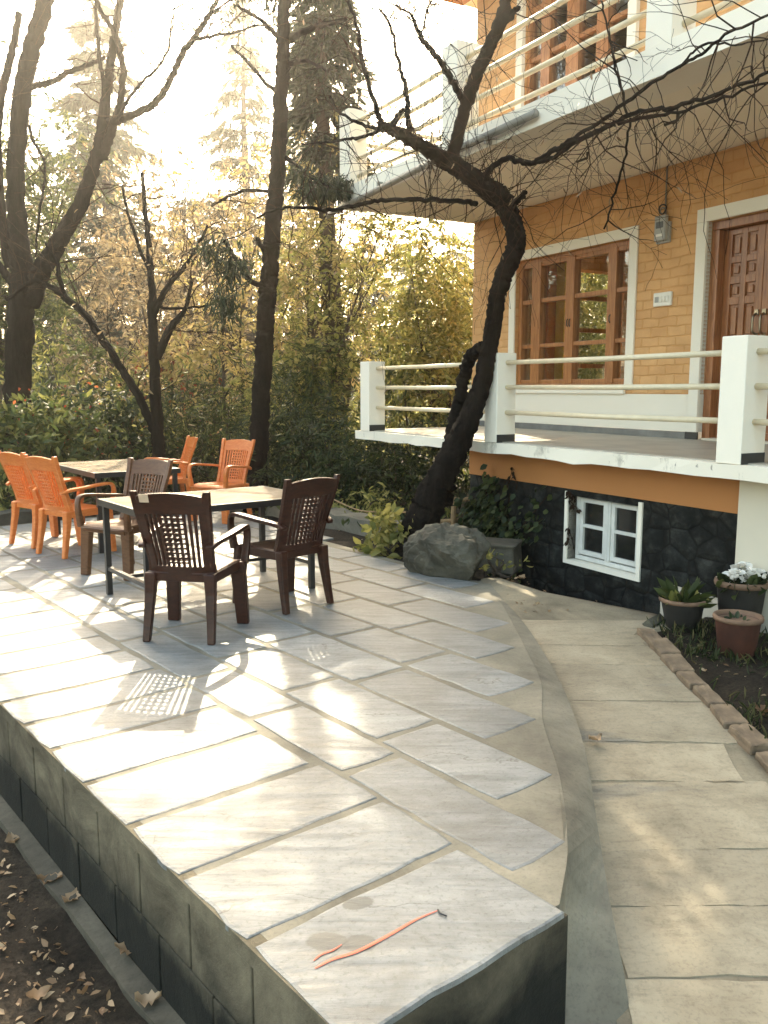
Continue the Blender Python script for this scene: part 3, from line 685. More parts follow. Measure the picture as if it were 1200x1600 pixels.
# ------------------------------------------------------------------ furniture
def make_chair(label, pm, group, loc, az):
    root = thing('plastic_armchair', label, 'chair', loc, -az, group)
    # seat
    mb = MB(); nx, ny = 9, 8; vs = []
    for j in range(ny):
        v = j/(ny-1); y = -.215 + .475*v; hw = .215 + .03*v
        for i in range(nx):
            u = -1 + 2*i/(nx-1); z = .425 - .018*(1-u*u)*math.sin(math.pi*min(1, v*1.1)) + .012*v - (.03 if v > .95 else 0)
            vs.append((u*hw, y + (.015*(1-u*u) if v > .9 else 0), z))
    mb.add(vs, [(j*nx+i, j*nx+i+1, (j+1)*nx+i+1, (j+1)*nx+i) for j in range(ny-1) for i in range(nx-1)])
    mb.build('seat', pm, root, True, solid=.014)
    ap = MB()
    for s_ in (-1, 1): ap.loft([[(s_*.205, -.21, .37), (s_*.22, -.21, .37), (s_*.22, -.21, .43), (s_*.205, -.21, .43)], [(s_*.232, .24, .375), (s_*.247, .24, .375), (s_*.247, .24, .435), (s_*.232, .24, .435)]])
    ap.box(-.235, .235, .235, .252, .375, .425); ap.box(-.20, .20, -.215, -.20, .375, .43)
    ap.build('seat_apron', pm, root, bevel=.004)
    # backrest: lattice of square holes between upright slots
    xl = [-1, -.86, -.83, -.72]
    for a in (-.655, -.575, -.51, -.43, -.365, -.29, -.20, -.127, -.037): xl.append(a)
    xl = xl + [-x for x in xl[::-1]]
    zl = [0, .07, .14]; p = .0605
    for k in range(11): zl += [.14 + k*p + .038, .14 + (k+1)*p]
    zl[-1] = .815; zl += [.90, 1.0]
    slotc = {4-1: 1, 5: 1, 7: 1}; holes = set()
    nX = len(xl)
    slot_cols = [3, 5, 7]; slot_cols += [nX-2-c for c in slot_cols]; hole_cols = [9, 11, nX-2-9, nX-2-11]
    hole_cols = sorted(set(hole_cols)); 
    vs = []; 
    for r in zl:
        z = .40 + .52*r
        for x in xl:
            hw = .198 + .048*r + (.02*(1-r/.25)**2 if r < .25 else 0)
            zz = z
            if r >= .999: zz = z + (.022*(1-(x/.83)**2) if abs(x) <= .835 else .026)
            if .70 < r < .999: zz = z + .020*(1-x*x)*((r-.7)/.3)
            vs.append((x*hw, -.205 - .155*r**1.15 + .045*x*x*(1-.4*r), zz))
    fs = []
    for j in range(len(zl)-1):
        for i in range(nX-1):
            hole_row = (2 <= j <= 23) and (j % 2 == 0)
            slot_row = 2 <= j <= 22
            if (i in hole_cols and hole_row) or (i in slot_cols and slot_row): continue
            fs.append((j*nX+i, j*nX+i+1, (j+1)*nX+i+1, (j+1)*nX+i))
    b = MB(); b.add(vs, fs); bo = b.build('backrest', pm, root, False, solid=.019, bevel=.003)
    for s_ in (-1, 1):
        rm = MB(); secs = []
        for r in np.linspace(.0, 1.0, 7):
            hw = .198 + .048*r + (.02*(1-r/.25)**2 if r < .25 else 0); y = -.205 - .155*r**1.15 + .045*(1-.4*r); z = .40 + .52*r + (.028 if r > .99 else 0)
            w0, w1 = hw - .034, hw + .004; secs.append([(s_*w0, y-.014, z), (s_*w1, y-.016, z), (s_*w1, y+.022, z), (s_*w0, y+.018, z)])
        rm.loft(secs); rm.build('back_frame', pm, root, bevel=.005)
    for s_ in (-1, 1):
        # rear leg
        l = MB(); secs = []
        for z, x, y, hw, hd in ((.43, .190, -.205, .036, .032), (.30, .196, -.215, .031, .028), (.12, .205, -.245, .026, .023), (0, .210, -.268, .023, .021)):
            x *= s_; secs.append([(x-hw, y-hd, z), (x+hw, y-hd, z), (x+hw, y+hd, z), (x-hw, y+hd, z)])
        l.loft(secs); l.build('leg', pm, root, bevel=.009)
        l = MB(); secs = []
        for z, x, y, hw, hd in ((.43, .222, .205, .050, .030), (.25, .232, .215, .046, .028), (.0, .243, .232, .040, .024)):
            x *= s_; secs.append([(x-hw, y-hd, z), (x+hw, y-hd, z), (x+hw, y+hd, z), (x-hw, y+hd, z)])
        l.loft(secs); l.build('leg', pm, root, bevel=.009)
        a = MB(); secs = []
        path = [(.215,-.275,.60),(.238,-.20,.628),(.262,-.05,.645),(.278,.10,.662),(.282,.19,.665),(.281,.235,.645),(.277,.252,.59),(.270,.247,.50),(.262,.235,.41)]
        Pp = crom(path, 3); Tn = np.gradient(Pp, axis=0); Tn /= np.linalg.norm(Tn, axis=1)[:,None]
        for k, q in enumerate(Pp):
            f = k/(len(Pp)-1); up = np.cross(Tn[k], np.array([-1.0,0,0])); up /= np.linalg.norm(up)
            if up[2] < -.2 and f < .5: up = -up
            hw = .024 + .008*math.sin(min(1, f*1.6)*math.pi); ht = .013 + (.012 if f > .7 else 0)*(f-.7)/.3
            X = np.array([1.0, 0, 0])
            secs.append([np.array([s_*c_[0], c_[1], c_[2]]) for c_ in (q - X*hw - up*ht, q + X*hw - up*ht, q + X*hw*.92 + up*ht, q - X*hw*.92 + up*ht)])
        a.loft(secs); a.build('armrest', pm, root, True, bevel=.005)
    return root
gb, go = 'dark brown plastic armchairs around the front table', 'orange plastic armchairs around the back table'
def by_feet(mid, az): return (mid[0] + .268*math.sin(az), mid[1] + .268*math.cos(az), .002)
azA = R(9.5)
chA = make_chair('dark brown plastic armchair nearest the camera, from behind, pale sticker on its top', M['brown'], gb, by_feet((-1.262, 5.06), azA), azA)
st = MB(); st.add([(-.17, -.3735, .885), (-.11, -.3755, .885), (-.115, -.3825, .935), (-.175, -.3805, .935)], [(0,1,2,3)]); st.build('sticker', M['sticker'], chA, solid=.002)
azB = R(-47)
chB = make_chair('dark brown plastic armchair at the right end of the front table, turned left', M['brown'], gb, by_feet((-.535, 5.89), azB), azB)
azC = R(-152)
chC = make_chair('faded brown plastic armchair left of the front table with its seat turned to the camera', M['tan'], gb, (-2.19, 7.10, .002), azC)
azE = R(36)
chE = make_chair('orange plastic armchair standing right of the leftmost orange one, its back to the left', M['orange'], go, by_feet((-3.11, 7.80), azE), azE)
chD = dup(chE, (-3.60 + .268*math.sin(R(38)), 8.32 + .268*math.cos(R(38)), .002), -R(38), 'leftmost orange plastic armchair, cut off by the left edge of the photo')
chF = dup(chE, (-1.93, 10.05, .002), R(150), 'orange plastic armchair between the tables and the straight dark trunk, seen from the front')
chG = dup(chE, (-2.75, 10.75, .002), R(115), 'orange plastic armchair half hidden behind the faded brown one, only back and one arm showing')

def make_table(label, loc, rz, L, Wd, h, group):
    r = thing('metal_table', label, 'table', loc, rz, group)
    part('tabletop', M['marble'], [(-L/2+.03, L/2-.03, -Wd/2+.03, Wd/2-.03, h-.022, h)], r, bevel=.003)
    part('frame', M['black'], [(-L/2, L/2, -Wd/2, -Wd/2+.028, h-.05, h-.002), (-L/2, L/2, Wd/2-.028, Wd/2, h-.05, h-.002), (-L/2, -L/2+.028, -Wd/2+.029, Wd/2-.029, h-.05, h-.002), (L/2-.028, L/2, -Wd/2+.029, Wd/2-.029, h-.05, h-.002)], r)
    for sx in (-1, 1):
        for sy in (-1, 1):
            x, y = sx*(L/2-.045), sy*(Wd/2-.045); part('leg', M['black'], [(x-.02, x+.02, y-.02, y+.02, 0, h-.051)], r)
        x = sx*(L/2-.045); part('stretcher', M['black'], [(x-.015, x+.015, -Wd/2+.066, Wd/2-.066, .19, .22)], r)
    part('stretcher', M['black'], [(-L/2+.061, L/2-.061, -.015, .015, .192, .218)], r)
    return r
gt = 'marble-topped black metal tables on the terrace'
TR = math.atan2(T[1], T[0])
make_table('marble topped table with black metal frame in front, between the three brown chairs', (-1.33, 6.42, .002), TR + R(-2), 1.42, .86, .735, gt)
make_table('marble topped black metal table at the back among the orange chairs', (-2.80, 8.74, .002), TR + R(88), 1.42, .86, .77, gt)

# ------------------------------------------------------------------ rock, stone block, pots, bricks, small things
def rock(name, label, c, rad, mat, n=40, seed=1, flat=None):
    r = np.random.default_rng(seed); import bmesh
    bm = bmesh.new(); bmesh.ops.create_icosphere(bm, subdivisions=5, radius=1)
    pl = [(r.normal(size=3), r.uniform(.45, .8)) for _ in range(9)]; pl = [(p/np.linalg.norm(p), d) for p, d in pl]
    for v in bm.verts:
        p = np.array(v.co)
        for nrm, d in pl:
            e = p @ nrm
            if e > d: p = p - nrm*(e-d)*.97
        p = p * (1 + .02*math.sin(p[0]*9+p[1]*7) + .008*math.sin(p[2]*21+p[0]*17) + r.normal()*.0015 + .10*mnoise.fractal(Vector(p)*2.2, 1.0, 2.0, 5) + .035*mnoise.fractal(Vector(p)*9, .8, 2.0, 4)); v.co = (p[0]*rad[0], p[1]*rad[1], p[2]*rad[2])
    me = bpy.data.meshes.new(name); bm.to_mesh(me); bm.free()
    o = finish(name, me, mat, None, False); o.location = c; return tag(o, label, 'rock')
rk = rock('boulder', 'big grey boulder at the terrace edge below the bent tree', (.53, 7.08, .02), (.47, .34, .40), M['rock'], seed=5); rk.rotation_euler = (0, 0, R(-25))
mb = MB(); mb.loft([[(.80+.03*random.random(),7.55,-.1),(1.16,7.42,-.1),(1.30,7.78,-.1),(.92,7.92,-.1)], [(.83,7.57,.12),(1.15,7.45,.12),(1.28,7.77,.12),(.94,7.9,.12)], [(.81,7.54,.17),(1.17,7.42,.165),(1.30,7.79,.17),(.92,7.92,.17)]])
tag(mb.build('stone_block', M['rock'], bevel=.02), 'flat-topped grey stone block between the boulder and the dark basement wall', 'stone')

def pot(label, loc, rt, rb, h, mat, rim, group):
    r = thing('potted_plant', label, 'potted plant', loc, random.uniform(0, 6), group)
    mb = MB(); mb.lathe([(rb*.9, 0), (rb, .012), (rt*.93, h*.86), (rt*.95, h*.9), (rt*.86, h*.9), (rt*.84, h*.83), (0.001, h*.82)], n=36); mb.build('pot', mat, r, True)
    mb = MB(); mb.lathe([(rt*.93, h*.88), (rt*1.02, h*.89), (rt*1.045, h*.94), (rt*1.02, h), (rt*.93, h), (rt*.88, h*.97), (rt*.87, h*.89)], n=40); mb.build('pot_rim', rim, r, True)
    mb = MB(); mb.lathe([(rt*.86, h*.82), (rt*.86, h*.845), (.001, h*.85)], n=24); mb.build('potting_soil', M['soil'], r)
    return r
gp_ = 'flower pots by the pilaster'
pz = lambda x, y: zp(y) + .0
p1 = pot('wide dark pot with a leafy green plant, leftmost of the three flower pots', (2.03, 5.62, zp(5.62)-.03), .152, .10, .235, M['terradark'], M['terrarim'], gp_)
p2 = pot('reddish terracotta pot with bare soil, in front of the white flowers', (2.24, 5.22, zp(5.22)-.04), .147, .112, .255, M['terra'], M['terrarim'], gp_)
p3 = pot('flower pot with white blossoms, standing behind the other two', (2.42, 5.62, zp(5.62)-.02), .168, .125, .35, M['terradark'], M['terrarim'], gp_)
def blades(root, n, h, rad, L, mat, w=.28, name='foliage', up=1.0):
    pts = []; dirs = []
    for _ in range(n):
        a = random.uniform(0, 6.28); q = random.random()**.5*rad; pts.append((q*math.cos(a), q*math.sin(a), h)); dirs.append((math.cos(a)*.9, math.sin(a)*.9, up*random.uniform(.3, 1.2)))
    return leaf_mesh(name, pts, mat, root, L, w, dirs=dirs, var=.4)
blades(p1, 46, .20, .06, .15, M['l_mid'], .34); blades(p1, 22, .20, .10, .09, M['l_lime'], .5)
blades(p3, 120, .30, .11, .11, M['l_dark'], .55); blades(p2, 10, .22, .07, .05, M['l_dark'], .5)
fl = []; fd = []
for _ in range(26):
    a = random.uniform(0, 6.28); q = random.random()**.6*.15; c = np.array([q*math.cos(a), q*math.sin(a), .39 + random.uniform(-.04, .07) - q*.25])
    nrm = np.array([q*math.cos(a)*2, q*math.sin(a)*2, 1.0]); nrm /= np.linalg.norm(nrm); e1 = np.cross(nrm, [1,.2,0]); e1 /= np.linalg.norm(e1); e2 = np.cross(nrm, e1)
    for k in range(6):
        th = k*1.047; fl.append(c); fd.append(e1*math.cos(th)*3 + e2*math.sin(th)*3 + nrm*.8)
leaf_mesh('flowers', fl, M['petal'], p3, .045, .85, dirs=fd, var=.2)
# low pale ledge at the foot of the basement wall
mb = MB(); a = H(.62, -.27, 0); 
c4 = [H(.60, -.285, 0), H(.60, -.20, 0), H(-.03, -.20, 0), H(-.03, -.285, 0)]
mb.loft([[(p[0], p[1], -.3) for p in c4], [(p[0], p[1], .07 if i in (0, 1) else .05) for i, p in enumerate(c4)]])
tag(mb.build('wall_ledge', M['cream'], bevel=.008), 'low cream plastered ledge against the dark basement wall behind the pots', 'ledge')
# edging bricks along the flower bed
bl = [(1.705, 5.50), (1.715, 4.88), (1.735, 4.40), (1.752, 4.01), (1.775, 3.69), (1.80, 3.2), (1.84, 2.8)]
cp = crom([np.array([x+.045, y, 0]) for x, y in bl], 10); dl = np.r_[0, np.cumsum(np.linalg.norm(np.diff(cp, axis=0), axis=1))]
names = ['at the far end of the row, by the dark pot', 'second from the dark pot in the bed edging', 'third from the dark pot, sunk in the bed edging', 'fourth from the dark pot in the bed edging', 'fifth from the dark pot, with chipped edges', 'sixth from the dark pot in the bed edging', 'seventh from the dark pot in the bed edging', 'eighth from the dark pot, close to the right picture edge', 'ninth from the dark pot, cut by the right picture edge']
def brick_mesh(seed):
    import bmesh
    r = random.Random(seed); bm = bmesh.new(); bmesh.ops.create_cube(bm, size=1)
    L = r.uniform(.205, .228); w_ = r.uniform(.095, .125)
    for v in bm.verts: v.co = (v.co.x*w_ + r.gauss(0,.005), v.co.y*L + r.gauss(0,.004), v.co.z*.085 + r.gauss(0,.004))
    bmesh.ops.bevel(bm, geom=bm.edges[:], offset=.006, segments=1, affect='EDGES')
    bmesh.ops.subdivide_edges(bm, edges=[e for e in bm.edges if e.calc_length() > .05], cuts=5, use_grid_fill=True)
    for v in bm.verts: v.co += Vector((r.gauss(0,.0012), r.gauss(0,.0012), r.gauss(0,.0014)))
    me = bpy.data.meshes.new('edging_brick'); bm.to_mesh(me); bm.free(); return me
for k in range(9):
    d = .11 + k*.236; x, y = np.interp(d, dl, cp[:,0]), np.interp(d, dl, cp[:,1]); x2, y2 = np.interp(d+.05, dl, cp[:,0]), np.interp(d+.05, dl, cp[:,1])
    o = finish('edging_brick', brick_mesh(k), M['brick'], None, False); o.location = (x, y, zp(y) - .002 + random.uniform(-.014,.010))
    slope = math.atan2(zp(y2)-zp(y), y2-y+1e-6)
    o.rotation_euler = (random.uniform(-.05,.05) + .07, random.uniform(-.06,.06), math.atan2(-(x2-x), (y2-y)) + math.pi + random.uniform(-.07,.07))
    tag(o, 'weathered edging brick ' + names[k], 'brick', 'weathered bricks edging the flower bed')
mb = MB(); p = [(1.80, 5.62), (2.05, 5.87)]; mb.tube([(1.79, 5.60, zp(5.6)+.02), (1.92, 5.74, zp(5.7)+.02)], .04, 4)
tag(mb.build('edging_stone', M['rock']), 'dark edging stone lying behind the leftmost pot at the corner of the bed', 'stone')
# kerb beyond the terrace, twig fence and rope, thread on the slab, damp spots
mb = MB(); K = 24; secs = []
ka, kb = np.array([-2.1, 11.4]), np.array([.35, 8.55]); kd = (kb-ka)/np.linalg.norm(kb-ka); kn = np.array([-kd[1], kd[0]]) * -1
for i in range(K+1):
    q = ka + (kb-ka)*i/K; j = random.gauss(0,.012); w_ = .28
    secs.append([(*(q - kn*0), -.2), (*(q + kn*0), .13 + j), (*(q - kn*w_), .14 + j), (*(q - kn*w_), -.2)])
mb.loft(secs); tag(mb.build('garden_kerb', M['cement']), 'low grey concrete kerb among the plants left of the bent tree', 'kerb')
mb = MB(); secs = []
for i in range(20):
    q = W(8.95, -1.5 + i*.22); q2 = W(9.15, -1.5 + i*.22); j = random.gauss(0,.01)
    secs.append([(*q, -.3), (*q, .09+j), (*q2, .10+j), (*q2, -.3)])
mb.loft(secs); tag(mb.build('garden_kerb', M['rock']), 'low dark kerb at the far end of the terrace behind the orange chairs', 'kerb')
fr = thing('twig_fence', 'small reddish brown stick fence between the bent tree and the dark basement wall', 'fence', (.95, 8.9, -.1))
for x in (-.22, .25):
    mb = MB(); mb.tube([(x, 0, 0), (x+.01, .01, .52)], .028, 8); mb.build('post', M['straw'], fr)
for z in (.28, .50):
    mb = MB(); mb.tube([(-.45, .03, z-.03), (0, .035, z), (.5, .03, z+.09)], .022, 8); mb.build('stick', M['straw'], fr)
mb = MB(); mb.tube(crom([at(520, 780, 9.6), at(560, 797, 9.4), at(600, 800, 9.2), at(640, 800, 8.6), at(665, 796, 8.2)], 6), .008, 6); tag(mb.build('rope', M['straw']), 'thin pale rope strung along the plants to the bent tree', 'rope')
def ground_line(pts, r, z=.0022): return [np.array([*atz(x, y)[:2], z]) for x, y in pts]
mb = MB(); pp = crom(ground_line([(492, 1514), (520, 1500), (560, 1487), (610, 1461), (650, 1438), (686, 1423)], 0), 5); n_ = len(pp)
def ribbon(pp, wmax, lb):
    n_ = len(pp); vs = []; T_ = np.gradient(np.array(pp), axis=0)
    for i in range(n_):
        w_ = .0012 + wmax*math.sin(math.pi*min(1, .10 + i/n_*.93))**.8; nn = np.array([-T_[i][1], T_[i][0], 0]); nn /= np.linalg.norm(nn)
        vs += [pp[i] + nn*w_ + np.array([0,0,.0005]), pp[i] + np.array([0,0,.0012]), pp[i] - nn*w_ + np.array([0,0,.0005])]
    mb = MB(); mb.add(vs, [(i*3+k, (i+1)*3+k, (i+1)*3+k+1, i*3+k+1) for i in range(n_-1) for k in (0, 1)]); tag(mb.build('ribbon', M['redpaint']), lb, 'ribbon', 'ribbons on the nearest slab')
ribbon(pp, .0048, 'long orange red ribbon lying on the nearest terrace slab')
ribbon(crom(ground_line([(490, 1502), (503, 1492), (520, 1486), (534, 1477)], 0), 5), .0024, 'short thin orange ribbon beside the two damp spots on the nearest slab')
mb = MB(); mb.tube(crom(ground_line([(684, 1424), (688, 1430), (698, 1434)], 0, .006), 4), .0028, 5); tag(mb.build('twig', M['black']), 'tiny black twig at the upper end of the long orange ribbon', 'twig')

# ------------------------------------------------------------------ leaf litter and grass (uncountable)
def litter():
    pts = []; dirs = []
    for _ in range(3000):
        s = random.uniform(-.6, 6); t = -.19 - abs(random.gauss(0, .55)); p = W(s, t); pts.append((p[0], p[1], gz(p[0], p[1]) + .008)); a = random.uniform(0, 6.28); dirs.append((math.cos(a), math.sin(a), random.uniform(-.1,.5)))
    for _ in range(500):
        x, y = random.uniform(1.85, 4), random.uniform(2.2, 5.6); pts.append((x, y, gz(x, y) + .006)); a = random.uniform(0, 6.28); dirs.append((math.cos(a), math.sin(a), .15))
    for _ in range(350):
        x, y = random.uniform(.9, 2.1), random.uniform(5.9, 7.8); pts.append((x, y, gz(x, y) + .012)); a = random.uniform(0, 6.28); dirs.append((math.cos(a), math.sin(a), .15))
    for _ in range(5200):
        x, y = random.uniform(-12, 3), random.uniform(8.3, 20)
        t = (np.array([x, y]) - O2) @ T; s = (np.array([x, y]) - O2) @ S
        if s < 9.1 and t < 4.25: continue
        pts.append((x, y, gz(x, y) + .01)); a = random.uniform(0, 6.28); dirs.append((math.cos(a), math.sin(a), .2))
    tag(leaf_mesh('leaf_litter', pts, M['l_dry'], None, .024, .5, dirs=dirs, var=.9, upb=1.5), 'small dry brown leaves and chips scattered over the soil', 'leaf litter', kind='stuff')
    pts = []; dirs = []
    for _ in range(12000):
        x, y = random.uniform(1.84, 4.2), random.uniform(2.2, 5.75)
        if math.sin(x*5+1)*math.sin(y*4.3) + random.gauss(0,.5) < (.1 if y < 5 else -.5): continue
        pts.append((x, y, gz(x, y))); dirs.append((random.gauss(0,.5), random.gauss(0,.5), 1))
    tag(leaf_mesh('grass', pts, M['grass'], None, .065, .10, dirs=dirs, var=.6), 'short dark grass growing in the bare flower bed', 'grass', kind='stuff')
litter()
# single big dry leaves along the footing and on the paving
dl_ = [((200, 1487), 'curled pale dry leaf lying on the wall footing', -.52), ((112, 1407), 'flat pale dry leaf on the soil beside the footing, upper one', -.545), ((78, 1378), 'small pale dry leaf near the left picture edge on the soil', -.55), ((232, 1568), 'ragged pale dry leaf at the bottom of the photo beside the footing', -.53),
       ((20, 1318), 'cream dry leaf on the soil close to the left picture edge', -.555), ((62, 1560), 'pale crumpled dry leaf in the bottom left corner', -.57), ((930, 1158), 'brown curled dry leaf on the sunny path beside the terrace skirt', None), ((1190, 1113), 'white dry leaf on the grass near the right picture edge', None), ((815, 905), 'pale folded dry leaf at the foot of the dark basement wall', None)]
for (q, lb, z) in dl_:
    if z is None:
        z = 0
        for _ in range(20): z = .5*z + .5*zp(atz(*q, z)[1])
        z += .02
    c = atz(*q, z); mb = MB(); n = 9; a0 = random.uniform(0, 6.28); L = random.uniform(.075, .11); vs = []
    for i in range(n):
        u = i/(n-1); w_ = L*.36*math.sin(math.pi*min(1, u*1.05+.03))**.8*(1+.25*math.sin(u*23))
        for k in (-1, 0, 1): vs.append((u*L - L/2, k*w_, .006 + .014*abs(k)*random.uniform(.4, 1.5) + .018*(u-.5)**2*4*random.uniform(.6,1.2)))
    mb.add(vs, [(i*3+k, (i+1)*3+k, (i+1)*3+k+1, i*3+k+1) for i in range(n-1) for k in (0, 1)], random.random())
    o = mb.build('dry_leaf', M['l_dry'], None, True); o.location = c; o.rotation_euler = (0, 0, a0); tag(o, lb, 'leaf', 'big dry leaves on the ground')

# ------------------------------------------------------------------ trees
def px_path(pts, Y, wob=.0, k=5):
    """pts: (px, py, radius px[, depth offset]) traced trunk line at distance Y"""
    P = []; Rr = []
    for q in pts:
        yy = Y + (q[3] if len(q) > 3 else 0); P.append(at(q[0], q[1], yy)); Rr.append(q[2]/1340*yy)
    C = crom(P, k); n = len(C); t = np.linspace(0, len(P)-1, n); rr = np.interp(t, range(len(P)), Rr)
    if wob: C = C + rng.normal(size=C.shape)*wob
    return C, rr
def grow(mb, p, d, L, r, depth, tips, nseg=6, droop=0.0, spread=.8, kids=3, wander=.22, minr=.0025, sides=5):
    p = np.asarray(p, float); d = np.asarray(d, float); d /= np.linalg.norm(d); P = [p]; ds = [d]
    for i in range(nseg):
        d = d + rng.normal(size=3)*wander*(.9 if r > .02 else 1.15); d[2] -= droop*.3; d /= np.linalg.norm(d); p = p + d*L/nseg; P.append(p); ds.append(d)
    rad = [max(minr, r*(1-.75*i/nseg)) for i in range(nseg+1)]
    mb.tube(P, rad, sides if r > .01 else 4 if r > .005 else 3, False)
    if depth <= 0: tips.append((P[-1], ds[-1])); tips.append((P[nseg//2], ds[nseg//2])); return
    for k in range(kids):
        i = random.randint(max(1, nseg//3), nseg); nd = ds[i] + rng.normal(size=3)*spread; nd /= np.linalg.norm(nd)
        grow(mb, P[i], nd, L*random.uniform(.45, .75), rad[i]*.65, depth-1, tips, max(3, nseg-1), droop, spread, kids, wander, minr, sides)
    tips.append((P[-1], ds[-1]))
def leaf_at_tips(tips, n, sp):
    pts = []; dirs = []
    for p, d in tips:
        for _ in range(n):
            pts.append(p + rng.normal(size=3)*sp); dirs.append(d + rng.normal(size=3)*.8 + np.array([0,0,-.3]))
    return pts, dirs

# big bare tree at the left
t1 = thing('bare_tree', 'big bare forked tree with a dark trunk at the left edge of the photo', 'tree', tuple(at(28, 745, 12.0)))
t1.location = (at(28,700,12)[0], 12, -.12)
def wparts(root, *items):
    for nm, mb, mat, sm in items:
        o = mb.build(nm, mat, root, sm) if isinstance(mb, MB) else mb
        o.parent = root; o.matrix_parent_inverse = Matrix.Translation(root.location).inverted()
tr = MB(); tw = MB(); tips = []
Y1 = 12.0
lines1 = [[(24,790,31),(26,700,27),(28,600,25),(32,500,25),(36,440,24),(30,380,20),(24,300,17),(27,220,16),(34,150,17),(48,80,16),(66,20,15),(85,-60,13),(95,-160,11)],
 [(44,480,20),(62,430,19),(92,378,16,-.1),(125,320,14,-.2),(148,255,12,-.3),(160,200,11,-.4),(167,140,9,-.4),(174,90,8,-.5),(182,40,7,-.5),(190,-20,7,-.5),(196,-90,6,-.5)],
 [(160,248,9,-.3),(176,200,8,-.5),(188,160,7,-.6),(191,100,6,-.7),(178,50,5,-.7),(155,10,4,-.8),(140,-40,4,-.8)],
 [(170,192,9,-.5),(205,180,7,-.7),(245,158,6.5,-.9),(268,120,6,-1),(285,85,6,-1.1),(302,60,5.5,-1.2),(325,28,4.5,-1.2),(345,-15,4,-1.2),(360,-70,3.5,-1.2)],
 [(300,62,4,-1.2),(335,56,3,-1.3),(370,50,2.5,-1.3),(400,40,2,-1.4)],
 [(46,135,6),(80,128,5.5),(110,112,5),(150,96,4),(163,90,4)],
 [(14,420,9),(2,330,10),(-6,220,10),(2,150,8),(16,90,7),(30,20,6)],
 [(30,455,9),(10,430,8),(-20,390,7),(-60,340,6)],
 [(165,185,4,-.5),(160,120,4,-.5),(152,60,4,-.5),(150,0,3,-.5)],
 [(183,185,3,-.8),(215,135,3,-1),(255,95,2.5,-1.1),(268,40,2,-1.1),(272,10,1.5,-1.1)],
 [(38,180,3),(52,220,3),(70,260,2.5),(62,330,2.5),(55,400,2)]]
for L in lines1:
    C, rr = px_path(L, Y1, .006, 9); rr = rr*.78; tr.tube(C, rr, 14 if L[0][2] > 8 else 7, True, .06)
    for i in range(10, len(C), 5):
        if rr[i] < .12 and random.random() < .8:
            d = rng.normal(size=3); d[1] *= .6; d[2] = abs(d[2])*.5 + .1; grow(tw, C[i], d, random.uniform(.5, 1.2), .010, 2, tips, 5, .15, .9, 2)
pts, dirs = leaf_at_tips([q for q in tips if random.random() < .05], 1, .05)
wparts(t1, ('trunk', tr, M['bark'], True), ('twigs', tw, M['twig'], False), ('crown', leaf_mesh('crown', pts, M['l_dry'], None, .05, .35, dirs=dirs), None, None))
# slender forked tree behind the back table
t2 = thing('slender_tree', 'slender dark tree with a second stem leaning left, behind the back table', 'tree', (at(247,700,11.6)[0], 11.6, -.12))
tr = MB(); tw = MB(); tips = []; Y2 = 11.6
for L in [[(250,760,13),(247,700,12),(244,640,11),(240,560,9),(238,500,8),(236,440,6),(232,380,5),(226,320,4),(222,270,3)],
          [(246,680,9),(232,650,8),(212,612,7.5),(186,570,7),(160,530,7),(135,495,6.5),(105,468,6),(82,450,5),(50,440,4),(10,470,3)],
          [(239,500,5.5),(252,465,5.5),(270,438,5),(290,415,4),(310,385,3),(325,350,2)],
          [(235,430,3.5),(215,380,3),(200,330,2.5),(190,290,2)], [(240,480,3),(280,482,2.5),(320,478,2)], [(105,470,4),(92,430,4),(90,410,3),(70,380,2)], [(246,560,7),(258,530,8),(272,505,7),(290,480,4),(300,440,3)]]:
    C, rr = px_path(L, Y2, .006); rr = rr*.88; tr.tube(C, rr, 9 if L[0][2] > 8 else 6, True, .05)
    for i in range(8, len(C), 2):
        if rr[i] < .07:
            d = rng.normal(size=3); d[1] *= .6; d[2] = abs(d[2])*.9 + .2; grow(tw, C[i], d, random.uniform(.5, 1.3), .009, 2, tips, 5, .05, .8, 2)
pts, dirs = leaf_at_tips([q for q in tips if q[0][0] > -3.9 and random.random() < .6], 2, .08)
wparts(t2, ('trunk', tr, M['bark'], True), ('twigs', tw, M['twig'], False), ('crown', leaf_mesh('crown', pts, M['l_rust'], None, .085, .3, dirs=dirs, droop=.3), None, None))
# tall straight trunk
t3 = thing('tall_tree', 'tall straight dark trunk rising past the top of the photo behind the front table', 'tree', (at(404,735,10.9)[0], 10.9, -.12))
tr = MB(); tw = MB(); tips = []; Y3 = 10.9; sp3 = []; 
L = [(400,800,25),(403,740,21),(407,640,19.5),(413,540,18.5),(417,470,18.5),(421,430,17.5),(429,330,16),(435,240,15.5),(440,140,14),(443,50,12.5),(445,-60,11.5),(447,-260,9),(449,-480,5)]
C, rr = px_path(L, Y3, .008, 14); rr = rr*.74; tr.tube(C, rr, 18, True, .06)
side3 = [[(455,60,6),(470,50,5,-.3),(500,40,4,-.6),(540,30,3,-.9)], [(447,245,4),(470,265,3,-.3),(495,280,3,-.5),(512,290,2,-.7)], [(450,100,4),(480,96,3,-.2),(510,110,2,-.5)], [(432,300,3),(380,300,2.5,.3),(330,320,2,.5)], [(418,448,5),(390,438,4,-.2),(365,400,3,-.4),(352,375,3,-.5)], [(440,150,4),(415,130,3,.2),(390,100,2.5,.4),(360,70,2,.5)], [(438,60,4),(405,30,3,.2),(370,10,2,.3)], [(424,420,4),(408,385,4,-.2),(402,370,3,-.3)]]
for L in side3:
    C, rr = px_path(L, Y3, .006); tr.tube(C, rr, 6)
    for i in range(5, len(C), 2): grow(tr, C[i], rng.normal(size=3), random.uniform(.3,.8), .007, 1, tips, 4, .4, .8, 2)
pts = []; dirs = []
